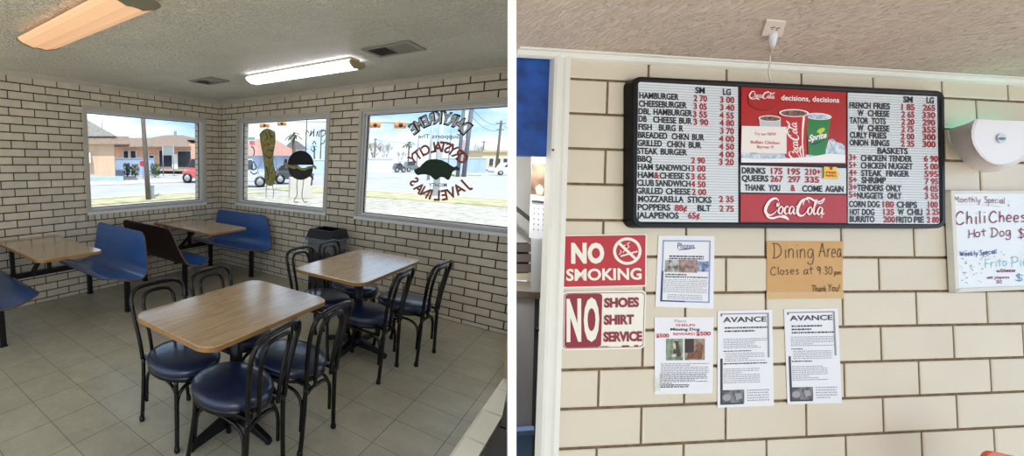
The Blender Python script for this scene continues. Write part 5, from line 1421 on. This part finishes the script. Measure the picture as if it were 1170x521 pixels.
def program_flyer(label, tl, tr, br, bl, three):
    q, t, mb = sheet('program_flyer', label, 'flyer', tl, tr, br, bl, .002, PAPER, .001, 'program flyers on the menu wall')
    part('paper', mb, PAPER, t)
    mb = MB(); q.type(mb, 'AVANCE', .095, .885, .124, .056, .0007, .02); part('heading', mb, PINK, t)
    mb = MB(); q.rect(mb, .055,.03,.90,.042); part('grey_border', mb, mat('ink_mid_grey',(146,146,156),rough=.7), t)
    mb = MB(); q.rect(mb, .90,.03,.935,.50); part('grey_border', mb, mat('ink_mid_grey',(146,146,156),rough=.7), t)
    mb = MB(); q.rect(mb, .045,.50,.085,.965); part('dark_border', mb, PINK, t)
    mb = MB(); q.rect(mb, .045,.955,.46,.972); part('dark_border', mb, PINK, t)
    mb = MB(); q.rect(mb, .05,.03,.075,.06); part('dark_border', mb, PINK, t)
    mb = MB(); greek(q, mb, .12,.90,.165,.235 if not three else .27,2 if not three else 3,rnd,.45); part('bold_print', mb, PINK, t)
    mb = MB(); greek(q, mb, .10,.60,.415,.435,1,rnd,.5); part('bold_print', mb, PINK, t)
    mb = MB(); greek(q, mb, .10,.88,.545,.565,1,rnd,.6); part('bold_print', mb, PINK, t)
    mb = MB(); greek(q, mb, .10,.90,.29,.40,6,rnd,.4); part('small_print', mb, PGREY, t)
    mb = MB(); greek(q, mb, .13,.85,.44,.535,5,rnd,.38); part('small_print', mb, PGREY, t)
    mb = MB(); greek(q, mb, .10,.75,.60,.76,8,rnd,.38); part('small_print', mb, PGREY, t)
    mb = MB(); greek(q, mb, .52,.92,.82,.95,5,rnd,.35); part('small_print', mb, PGREY, t)
    mb = MB(); q.rect(mb, .075,.825,.465,.955,.0009); po = part('printed_photo', mb, mat('photo_mono',(52,52,56),rough=.6,rgb2=(128,128,132),scale=45), t)
    mb = MB(); q.poly(mb, [(.15+.075*math.cos(2*PI*k/16), .90+.035*math.sin(2*PI*k/16)) for k in range(16)], .0011); q.poly(mb, [(.30,.86),(.40,.86),(.43,.91),(.32,.93)], .0011); part('pictured_face', mb, mat('photo_pale',(156,156,158),rough=.6), po)
program_flyer('left flyer of the two tall program flyers, beside the missing dog poster', (820.1,355),(882.3,354),(884.2,463.5),(820,465.8), False)
program_flyer('right flyer of the two tall program flyers, below the tan paper', (896,353.4),(957.3,352.2),(962,460.6),(900,461.9), True)

# ---- handwriting: single-stroke letters, x 0..1 wide, y 0 base .. 1 capital
HAND = {
 'D': [[(.12,1),(.16,.5),(.12,0)],[(-.05,.98),(.3,1.0),(.62,.85),(.78,.5),(.6,.14),(.2,-.02),(-.02,.02)]],
 'i': [[(.2,.6),(.2,.3),(.22,0)],[(.2,.84),(.23,.88)]],
 'n': [[(.1,.6),(.12,.3),(.1,0)],[(.1,.4),(.3,.62),(.5,.5),(.52,0)]],
 'g': [[(.55,.55),(.35,.64),(.12,.45),(.15,.1),(.4,.05),(.55,.4),(.56,.6)],[(.56,.6),(.6,.0),(.5,-.38),(.2,-.42),(.08,-.25)]],
 'A': [[(-.05,0),(.2,.55),(.38,1)],[(.38,1),(.55,.5),(.78,0)],[(.08,.38),(.4,.42),(.68,.38)]],
 'r': [[(.12,.6),(.14,.3),(.12,0)],[(.13,.38),(.3,.6),(.48,.58)]],
 'e': [[(.1,.32),(.5,.36),(.42,.6),(.2,.58),(.08,.3),(.2,.04),(.5,.08)]],
 'a': [[(.5,.55),(.3,.62),(.1,.4),(.12,.08),(.35,.06),(.5,.4)],[(.52,.6),(.5,.25),(.62,0)]],
 'C': [[(.7,.82),(.5,1),(.2,.82),(.04,.4),(.2,.04),(.5,-.02),(.75,.14)]],
 'l': [[(.16,1.0),(.16,.5),(.18,0)]],
 'o': [[(.35,.6),(.12,.5),(.08,.2),(.3,0),(.52,.18),(.5,.48),(.3,.61)]],
 's': [[(.5,.55),(.28,.62),(.14,.48),(.42,.28),(.4,.06),(.08,.04)]],
 't': [[(.25,.95),(.25,.4),(.3,0)],[(.0,.62),(.28,.62),(.52,.66)]],
 '9': [[(.5,.7),(.3,1),(.08,.8),(.2,.52),(.5,.66)],[(.52,.95),(.5,.5),(.44,0)]],
 ':': [[(.2,.2),(.22,.26)],[(.2,.6),(.22,.66)]], ';': [[(.2,.02),(.24,-.1),(.16,-.28)],[(.22,.5),(.25,.56)]],
 '3': [[(.1,.85),(.35,1),(.5,.76),(.26,.54),(.52,.3),(.35,0),(.06,.12)]],
 '0': [[(.32,1),(.08,.7),(.1,.2),(.34,0),(.56,.3),(.54,.78),(.3,1)]],
 'p': [[(.12,.6),(.14,.1),(.12,-.4)],[(.12,.4),(.34,.62),(.54,.4),(.38,.06),(.14,.14)]],
 'm': [[(.08,.6),(.08,0)],[(.08,.42),(.24,.6),(.34,.4),(.34,0)],[(.34,.42),(.52,.6),(.64,.4),(.66,0)]],
 'T': [[(-.1,.96),(.3,1),(.75,1)],[(.34,1),(.32,.5),(.3,0)]],
 'h': [[(.12,1),(.12,.5),(.1,0)],[(.12,.36),(.3,.6),(.48,.44),(.5,0)]],
 'k': [[(.12,1),(.12,.5),(.1,0)],[(.5,.6),(.14,.28),(.54,0)]],
 'Y': [[(.0,1),(.3,.55)],[(.66,1),(.3,.5),(.16,0)]],
 'u': [[(.1,.6),(.12,.15),(.3,.0),(.5,.2),(.52,.6)],[(.52,.6),(.52,.2),(.6,0)]],
 '!': [[(.2,1),(.18,.6),(.18,.3)],[(.17,.04),(.2,.0)]],
 'M': [[(.05,0),(.1,.6),(.18,1)],[(.18,1),(.42,.4)],[(.42,.4),(.72,1)],[(.72,1),(.78,.5),(.8,0)]],
 'y': [[(.1,.6),(.2,.2),(.38,.1)],[(.56,.6),(.38,.05),(.16,-.4)]],
 'S': [[(.58,.86),(.3,1),(.12,.76),(.5,.4),(.42,.04),(.05,.08)]],
 'c': [[(.5,.5),(.3,.62),(.1,.4),(.16,.06),(.5,.08)]],
 'H': [[(.08,1),(.1,.5),(.06,0)],[(.66,1),(.62,.5),(.64,0)],[(.08,.46),(.4,.5),(.64,.52)]],
 'W': [[(.0,1),(.14,.4),(.22,0)],[(.22,0),(.4,.7)],[(.4,.7),(.56,0)],[(.56,0),(.72,.5),(.84,1)]],
 'F': [[(.1,1),(.12,.5),(.08,0)],[(.1,1),(.4,1),(.68,1.02)],[(.1,.52),(.3,.54),(.5,.54)]],
 'P': [[(.16,.96),(.14,.5),(.12,0)],[(-.02,.9),(.34,1.02),(.64,.84),(.56,.52),(.14,.44)]],
 'f': [[(.5,.9),(.3,1),(.22,.7),(.2,0)],[(.02,.56),(.46,.58)]], 'w': [[(.05,.6),(.18,0)],[(.18,0),(.36,.5)],[(.36,.5),(.52,0)],[(.52,0),(.7,.6)]],
 '/': [[(.0,-.1),(.3,.5),(.5,1.05)]], 'd': [[(.5,.5),(.3,.6),(.1,.4),(.14,.06),(.4,.06),(.52,.4)],[(.54,1),(.54,.4),(.58,0)]], 'j': [[(.3,.6),(.3,0),(.2,-.36),(.0,-.3)],[(.3,.84),(.33,.88)]],
 '5': [[(.56,1),(.16,1),(.12,.58),(.46,.56),(.54,.24),(.3,0),(.04,.08)]], '$': [[(.58,.84),(.3,.95),(.12,.74),(.5,.42),(.44,.1),(.05,.1)],[(.3,1.12),(.3,.5),(.3,-.1)]], '2': [[(.06,.78),(.28,1),(.54,.78),(.36,.4),(.04,0)],[(.04,0),(.3,.04),(.6,.0)]],
 'z': [[(.05,.58),(.5,.6),(.1,.02)],[(.1,.02),(.34,.02),(.55,.02)]],
}
ADV = {'i':.36,'l':.36,':':.4,';':.5,'!':.4,' ':.5,'m':.82,'M':.98,'W':1.0,'w':.86,'D':.95,'C':.9,'A':.9,'t':.58,'r':.56,'j':.5,'/':.5}
def hand(mb, txt, p0, p1, h, c, w):
    """handwriting on the wall between two photo-measured points of its base line"""
    o = wp(p0[0], p0[1], c); right = wp(p1[0], p1[1], c)-o; up_ = wp(p0[0], p0[1]-h, c)-o
    tot = sum(ADV.get(ch, .68) for ch in txt)-.08; x = 0; hh = up_.length; k = right.length/tot/hh
    rd = random.Random(txt)
    for ch in txt:
        dy = rd.uniform(-.03,.03)
        for st in HAND.get(ch, []):
            stroke(mb, [((x+px_)*k, py+dy) for px_, py in st], w/hh, lambda a, b: o+right*(a/(k*tot))+up_*b, 4)
        x += ADV.get(ch, .68)
    return mb
KRAFT = mat('tan_kraft_paper', (202, 156, 98), rough=.6, var=.05, scale=6)
q, t, mb = sheet('closing_time_note', 'tan paper note with handwritten dining area closing time', 'note', (876.4,275.4),(963,275.7),(963,340.7),(876.4,341.4), .002, KRAFT, .001)
part('paper', mb, KRAFT, t)
INKH = mat('marker_brown_black', (62, 44, 36), rough=.7)
f = lambda x, y: (870+x/6.51, 270+y/6.51)
mb = MB(); hand(mb, 'Dining', f(85,162), f(388,160), 16.5, .0035, .0023); part('handwriting', mb, INKH, t)
mb = MB(); hand(mb, 'Area', f(432,158), f(598,157), 16, .0035, .0023); part('handwriting', mb, INKH, t)
mb = MB(); hand(mb, 'Closes', f(68,286), f(285,284), 9.0, .0035, .0021); part('handwriting', mb, INKH, t)
mb = MB(); hand(mb, 'at', f(314,283), f(385,283), 9.5, .0035, .0021); part('handwriting', mb, INKH, t)
mb = MB(); hand(mb, '9:30', f(414,284), f(528,284), 9, .0035, .0021); part('handwriting', mb, INKH, t)
mb = MB(); hand(mb, 'pm', f(542,286), f(595,286), 5.5, .0035, .0022); part('handwriting', mb, INKH, t)
mb = MB(); hand(mb, 'Thank', f(378,413), f(487,412), 7.2, .0035, .0021); part('handwriting', mb, INKH, t)
mb = MB(); hand(mb, 'You!', f(500,410), f(588,408), 8, .0035, .0021); part('handwriting', mb, INKH, t)
mb = MB(); q.rect(mb, -.01,.885,1.01,1.01,.0006); part('tape', mb, clear_mat('amber_tape', (236, 204, 150), .55, .2), t)

q, t, mb = sheet('specials_whiteboard', 'whiteboard listing the monthly and weekly specials at the right edge', 'whiteboard', (1085.4,219.3),(1222,219.6),(1222,327.5),(1090.8,332.6), .014, PAPER, .012)
WB_ = mat('whiteboard_white', (232, 236, 240), rough=.2, spec=.5)
part('board', mb, WB_, t)
mb = MB()
for r_ in ((-.006,-.012,1.006,.018),(-.006,.975,1.006,1.012),(-.008,0,.022,1.0),(.985,0,1.006,1)): q.rect(mb, *r_, .004, .014)
part('frame', mb, mat('frame_cream', (216, 214, 204), rough=.4), t)
MAR = mat('marker_maroon', (128, 34, 66), rough=.6); MBL = mat('marker_blue', (44, 66, 150), rough=.6); MTL = mat('marker_teal', (110, 190, 196), rough=.6); MCY = mat('marker_cyan', (70, 140, 180), rough=.6)
f = lambda x, y: (1080+x/8.01, 210+y/8.01); g_ = lambda x, y: (1080+x/6.944, 265+y/6.944)
WCc = .0155
mb = MB(); hand(mb, 'Monthly', f(82,170), f(328,172), 6.8, WCc, .0022); part('maroon_writing', mb, MAR, t)
mb = MB(); hand(mb, 'Special', f(360,175), f(548,182), 7.2, WCc, .0022); part('maroon_writing', mb, MAR, t)
mb = MB(); hand(mb, ';', f(572,190), f(592,190), 7, WCc, .0030); part('maroon_writing', mb, MAR, t)
mb = MB(); stroke(mb, [(0,0),(.5,.3),(1,-.8)], .002/ .05, lambda x, y: wp(1090.5+x*53, 234.3-y*2.2, WCc)); part('maroon_writing', mb, MAR, t)
mb = MB(); hand(mb, 'Chili', f(92,375), f(372,362), 14.5, WCc, .0042); part('maroon_writing', mb, MAR, t)
mb = MB(); hand(mb, 'Cheese', f(402,352), f(812,350), 12.5, WCc, .0042); part('maroon_writing', mb, MAR, t)
mb = MB(); hand(mb, 'Hot', f(212,498), f(375,480), 9.5, WCc, .0034); part('maroon_writing', mb, MAR, t)
mb = MB(); hand(mb, 'Dog', f(420,485), f(600,476), 10, WCc, .0034); part('maroon_writing', mb, MAR, t)
mb = MB(); hand(mb, '$5', f(665,500), f(800,500), 11, WCc, .0034); part('maroon_writing', mb, MAR, t)
mb = MB(); hand(mb, 'w/cheese', g_(412,320), g_(558,318), 4, WCc, .0026); part('maroon_writing', mb, MAR, t)
mb = MB(); hand(mb, 'add jalapenos', g_(334,372), g_(510,370), 3.2, WCc, .0018); part('maroon_writing', mb, MAR, t)
mb = MB(); hand(mb, '50', g_(408,408), g_(450,406), 3.4, WCc, .0020); part('maroon_writing', mb, MAR, t)
mb = MB(); hand(mb, 'Weekly', g_(118,192), g_(262,186), 5.6, WCc, .0028); part('blue_writing', mb, MBL, t)
mb = MB(); hand(mb, 'Special', g_(275,186), g_(408,172), 5.6, WCc, .0028); part('blue_writing', mb, MBL, t)
mb = MB(); hand(mb, 'Frito', g_(315,290), g_(492,268), 10, WCc, .0024); part('teal_writing', mb, MTL, t)
mb = MB(); hand(mb, 'Pie', g_(522,282), g_(668,270), 12, WCc, .0024); part('teal_writing', mb, MTL, t)
mb = MB(); hand(mb, '$2', g_(556,388), g_(690,396), 8, WCc, .003); part('cyan_writing', mb, MCY, t)
mbs = [MB() for _ in range(3)]
for k in range(70):
    u = 1096+rnd.random()*75; v = 286+rnd.random()*42
    if 1124 < u < 1180 and 294 < v < 326: continue
    a = wp(u, v, WCc); b = wp(u+rnd.uniform(.6,1.6), v+rnd.uniform(-.5,.5), WCc); n_ = (b-a).cross(WC).normalized()*.0012
    mbs[k % 3].add([a-n_, a+n_, b+n_, b-n_], [(0,1,2,3)])
for m_, M in zip(mbs, (MAR, MTL, PINK)): part('marker_dots', m_, M, t)

# ---------------------------------------------------------------- wall sconce fly trap
SHELL = mat('trap_shell', (222, 214, 222), rough=.35); FACE = mat('trap_face', (236, 234, 238), rough=.3)
t = thing('insect_light_trap', 'white half round wall light trap with a teal glow above it', 'light trap', wp(1129, 197.6))
OUT = [(1084.0,147.5),(1084.2,153),(1086,162),(1090,171),(1096,180),(1103,187),(1112,193),(1121,196.4),(1130,197.4),(1141,196),(1152,191.6),(1163,184.5),(1174,175.5),(1184,165.5),(1192,155.5),(1197,146)]
INF = [(1114.5,135.8),(1111.2,143),(1109.8,150),(1110,157),(1112,165),(1116,172),(1121,178.5),(1127,183.6),(1134,187),(1142,188.3),(1151,186.6),(1161,181.8),(1171,174),(1180,165),(1188,155),(1193,139)]
CD = .085
# back edge lies on the wall; the front edge stands CD out, so it is measured on that nearer plane
back = [wp(u, v, .0006) for u, v in OUT]
front = [wp(u, v, CD) for u, v in INF]
n = len(back); mb = MB()
mid1 = [b.lerp(f_, .45)+WC*CD*.16+ (b-f_).normalized()*.004 for b, f_ in zip(back, front)]
mid2 = [b.lerp(f_, .80)+WC*CD*.10 for b, f_ in zip(back, front)]
rings = [back, mid1, mid2, front]
mb.add([p for r_ in rings for p in r_], [(j*n+i, j*n+i+1, (j+1)*n+i+1, (j+1)*n+i) for j in range(3) for i in range(n-1)], True)
part('side_shell', mb, SHELL, t)
mb = MB(); cen = sum(front, Vector())/n+WC*.006
fr2 = [p.lerp(cen, .03)+WC*.004 for p in front]
mb.add(front+fr2, [(i,i+1,n+i+1,n+i) for i in range(n-1)]+[(n-1,0,n,2*n-1)], False)
mb.add(fr2, [tuple(range(n))]); part('front_panel', mb, FACE, t)
mb = MB(); c = wp(1145, 158, CD+.0105); k_ = 20
mb.add([wp(1145+5.2*math.cos(2*PI*i/k_), 158+5.6*math.sin(2*PI*i/k_), CD+.0085) for i in range(k_)], [tuple(range(k_))]); bd = part('badge', mb, mat('badge_grey', (206, 214, 218), rough=.3), t)
mb = MB(); mb.add([wp(1145+4.4*math.cos(2*PI*i/k_), 158.4+1.7*math.sin(2*PI*i/k_), CD+.0089) for i in range(k_)], [tuple(range(k_))]); part('badge_band', mb, mat('badge_teal', (60, 116, 140), rough=.3), bd)
TEAL = mat('teal_lamp', (120, 240, 220), rough=.5, emit=(70, 235, 205), estr=4)
la, lb_ = wp(1108, 147, .035), wp(1176, 149, .035)
part('lamp_tube', MB().tube([la, lb_], .008, 10), TEAL, t)

# ---------------------------------------------------------------- orange chair below the frame
ORG = mat('orange_plastic', (222, 92, 48), rough=.35)
cpos = wp(1138, 560, .20); fl = Vector((cpos.x, cpos.y, 0))
t = thing('orange_chair', 'orange plastic chair whose top edge shows at the bottom right', 'chair', fl)
shape = [(1111,560),(1114,535),(1118,522),(1121,516.5),(1126,514.2),(1134,515.2),(1146,518),(1160,521),(1172,525),(1178,535),(1180,560)]
c_ = [wp(u, v, .20) for u, v in shape]; n = len(c_)
mb = MB(); mb.add(c_+[p+WC*.012 for p in c_], [tuple(range(n-1,-1,-1)), tuple(range(n,2*n))]+[(i,(i+1)%n,n+(i+1)%n,n+i) for i in range(n)])
part('backrest', mb, ORG, t, bevel=.003)
base = (c_[0]+c_[-1])/2; HA = Vector((WA.x, WA.y, 0)).normalized(); HC_ = Vector((WC.x, WC.y, 0)).normalized()
so_ = Vector((base.x, base.y, 0))
part('back_post', MB().obox(so_, HA, HC_, Z3, -.03, .03, 0, .03, .40, base.z+.05), BLACKF, t)
part('seat', MB().obox(so_, HA, HC_, Z3, -.19, .19, -.02, .40, .40, .43), ORG, t, bevel=.01)
for a_ in (-.16, .16):
    for b_ in (.02, .36): part('leg', MB().tube([so_+HA*a_+HC_*b_, so_+HA*a_*.9+HC_*b_+Z3*.40], .012, 8), BLACKF, t)

# ---------------------------------------------------------------- through the opening beside the casing
# blue header board
PDIR = ray(585, 260).normalized(); Quad.dv = PDIR      # everything back there runs parallel to the partition
NBL = mat('deep_blue_paint', (18, 66, 140), rough=.6, var=.35, scale=14)
q = Quad((586.3,63),(629.8,64.8),(625.4,178.6),(586.3,177.6), -.008); mb = MB(); q.rect(mb, 0,0,1,1,0,.02)
o = mb.build('header_board', NBL, loc=q.p(.5,1)); tag(o, 'deep blue painted board across the top of the door opening', 'board')
q = Quad((586.3,58),(633,61),(633,65.6),(586.3,63.6), -.004); mb = MB(); q.rect(mb, 0,0,1,1,0,.04); struct('trim_5', mb, PAINTW)
KW = mat('kitchen_wall_paint', (232, 232, 228), rough=.6)
def kq(u0, v0, u1, v1, c): return Quad((u0,v0),(u1,v0),(u1,v1),(u0,v1), c)
q = kq(586.3, 20, 700, 560, -1.0); mb = MB(); q.rect(mb, 0,0,1,1,0,.05); struct('wall_kitchen', mb, KW)
q = Quad((600,200),(622,206),(622,330),(600,330), -.30)
# calendar
q = Quad((607.6,186),(622.6,187.4),(622.0,273.4),(604.4,271.4), -.22); t = thing('wall_calendar', 'hanging calendar with a dark food photo beside the door casing', 'calendar', q.p(.5,1))
mb = MB(); q.rect(mb, 0,.44,1.3,1,0,.003); part('month_page', mb, mat('calendar_paper', (214, 220, 232), rough=.6), t)
mb = MB(); q.rect(mb, .0,0,1.3,.43,.001,.003); part('picture_page', mb, mat('calendar_photo', (58, 44, 40), rough=.5, rgb2=(150, 120, 100), scale=14), t)
mb = MB(); q.rect(mb, .05,.50,1.0,.53,.002)
for i in range(5):
    for j in range(3): q.rect(mb, .22+j*.3,.60+i*.07,.30+j*.3,.615+i*.07,.002)
part('printed_dates', mb, PINK, t)
mb = MB(); q.poly(mb, [(.3,.33),(.6,.28),(.9,.34),(.8,.42),(.4,.42)], .002); part('pictured_food', mb, mat('calendar_food', (214, 200, 160), rough=.5), t)
q = kq(598, 150, 640, 338, -.30); mb = MB(); q.rect(mb, .22,0,1,1,0,.05)
# kitchen wall return, window, louvred shelf, steel fridge
struct('trim_6', mb, mat('kitchen_pale_blue', (206, 214, 220), rough=.6))
q = Quad((586.3,232),(611,252),(611,258),(586.3,238), -.8); mb = MB(); q.rect(mb, 0,0,1,1,0,.03)
o = mb.build('sloping_pipe', mat('dark_pipe', (86, 88, 84), rough=.6), loc=q.p(.5,.5)); tag(o, 'thin dark pipe sloping across the pale kitchen wall', 'pipe')
q = kq(586.3, 277, 607.4, 312, -.8); t = thing('wall_louvre', 'brown slatted louvre in the kitchen behind the opening', 'louvre', q.p(.5,1))
BRL = mat('louvre_brown', (112, 100, 96), rough=.6)
mb = MB(); q.rect(mb, 0,0,1,1,-.02,.02); part('panel', mb, mat('louvre_shadow', (74, 66, 64), rough=.7), t)
for i in range(3):
    mb = MB(); q.rect(mb, 0,.05+i*.33,1,.31+i*.33,0,.012); part('slat', mb, BRL, t)
q = kq(586.3, 319, 610.5, 346, -.75); mb = MB()
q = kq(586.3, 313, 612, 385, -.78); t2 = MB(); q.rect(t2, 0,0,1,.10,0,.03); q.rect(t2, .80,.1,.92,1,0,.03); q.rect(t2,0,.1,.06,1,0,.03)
wk = struct('window_4', t2, mat('kitchen_window_frame', (206, 196, 170), rough=.5))
gm = MB(); q.rect(gm, .06,.1,.80,1,-.01,.004); go_ = gm.build('glass_pane', GLASS); go_.parent = wk
gm = MB(); q.rect(gm, .06,.1,.80,1,-.03,.01); go_ = gm.build('daylight_glow_sheet', mat('window_glow', (232, 240, 248), rough=.7, emit=(226, 236, 246), estr=.75)); go_.parent = wk  # sheet behind the pane, glows to imitate daylight outside
SST = mat('stainless_steel', (186, 188, 192), rough=.38, metal=.3, var=.05, scale=3, stretch=(6, 6, .3)); SSD = mat('dark_steel_edge', (84, 86, 92), rough=.35, metal=.3)
A4 = [(586.3,333),(617.4,335.4),(610.5,560),(586.3,560)]
q = Quad(*A4, -.29); t = thing('steel_fridge', 'tall stainless steel refrigerator seen edge on through the opening', 'refrigerator', q.p(.5,1))
mb = MB(); q.rect(mb, 0,.03,.80,1,0,.35); part('door', mb, SST, t)
mb = MB(); q.rect(mb, .815,.03,1,1,-.004,.35); part('side_frame', mb, SSD, t)
mb = MB(); q.rect(mb, 0,-.005,1.0,.028,.006,.36); part('top_trim', mb, mat('warm_steel', (150, 140, 128), rough=.35, metal=.6), t)
mb = MB(); mb.ball(q.p(.90,.19,.004), .008); part('lock_button', mb, BLACKF, t)
q = Quad((586.3,494.6),(608.6,493),(606.5,560),(586.3,560), -.25); t = thing('blue_crate', 'top of a blue crate in front of the steel refrigerator', 'crate', q.p(.5,1))
CRB = mat('crate_blue', (104, 134, 176), rough=.55, var=.08, scale=20)
mb = MB(); q.rect(mb, 0,0,1,1,0,.03); part('side', mb, CRB, t)
mb = MB(); q.rect(mb, 0,-.03,1.03,.05,.004,.04); part('rim', mb, CRB, t)
# ================================================================== light
wd = bpy.data.worlds.new('sky'); S.world = wd; wd.use_nodes = True
nt = wd.node_tree; N = nt.nodes; L = nt.links
bg = N['Background']
tc = N.new('ShaderNodeTexCoord'); mp = N.new('ShaderNodeMapping'); mp.inputs['Scale'].default_value = (1.6, 1.6, 6.0)
L.new(tc.outputs['Generated'], mp.inputs['Vector'])
nz = N.new('ShaderNodeTexNoise'); nz.inputs['Scale'].default_value = 2.2; nz.inputs['Detail'].default_value = 6; nz.inputs['Roughness'].default_value = .55
L.new(mp.outputs['Vector'], nz.inputs['Vector'])
rp = N.new('ShaderNodeValToRGB'); e = rp.color_ramp.elements
e[0].position = .40; e[0].color = lin((150, 190, 232)); e[1].position = .60; e[1].color = lin((236, 241, 247))
L.new(nz.outputs['Fac'], rp.inputs['Fac']); L.new(rp.outputs['Color'], bg.inputs['Color'])
bg.inputs['Strength'].default_value = 1.25
sd = bpy.data.lights.new('sun', 'SUN'); sd.energy = 4.0; sd.angle = .02; sd.color = (1, .96, .88)
so = bpy.data.objects.new('sun', sd); COL.objects.link(so)
so.rotation_euler = Vector((-.35, .45, -1.0)).to_track_quat('-Z', 'Y').to_euler()
def area(nm, loc, tgt, w, h, power, col=(1,1,1)):
    ld = bpy.data.lights.new(nm, 'AREA'); ld.shape = 'RECTANGLE'; ld.size = w; ld.size_y = h; ld.energy = power; ld.color = col
    o = bpy.data.objects.new(nm, ld); COL.objects.link(o); o.location = loc
    o.rotation_euler = (Vector(tgt)-Vector(loc)).to_track_quat('-Z', 'Y').to_euler(); return o
# the front windows of the restaurant, behind the photographer
area('front_window_daylight', (7.2, -5.6, 1.5), (5.2, -2.0, 1.4), 2.4, 1.6, 27, (1, .97, .93))
kl = wp(598, 120, -.14); area('kitchen_fill', kl, wp(602, 380, -.6), .12, .12, 10, (1, .98, .95))  # added light, hidden behind the header board, brightens the space in the opening
v = S.view_settings; v.view_transform = 'Standard'; v.look = 'None'; v.exposure = .42; v.gamma = 1; v.use_curve_mapping = False
S.cycles.use_denoising = True
S.cycles.max_bounces = 10; S.cycles.diffuse_bounces = 6; S.cycles.transparent_max_bounces = 12
S.cycles.sample_clamp_indirect = 6
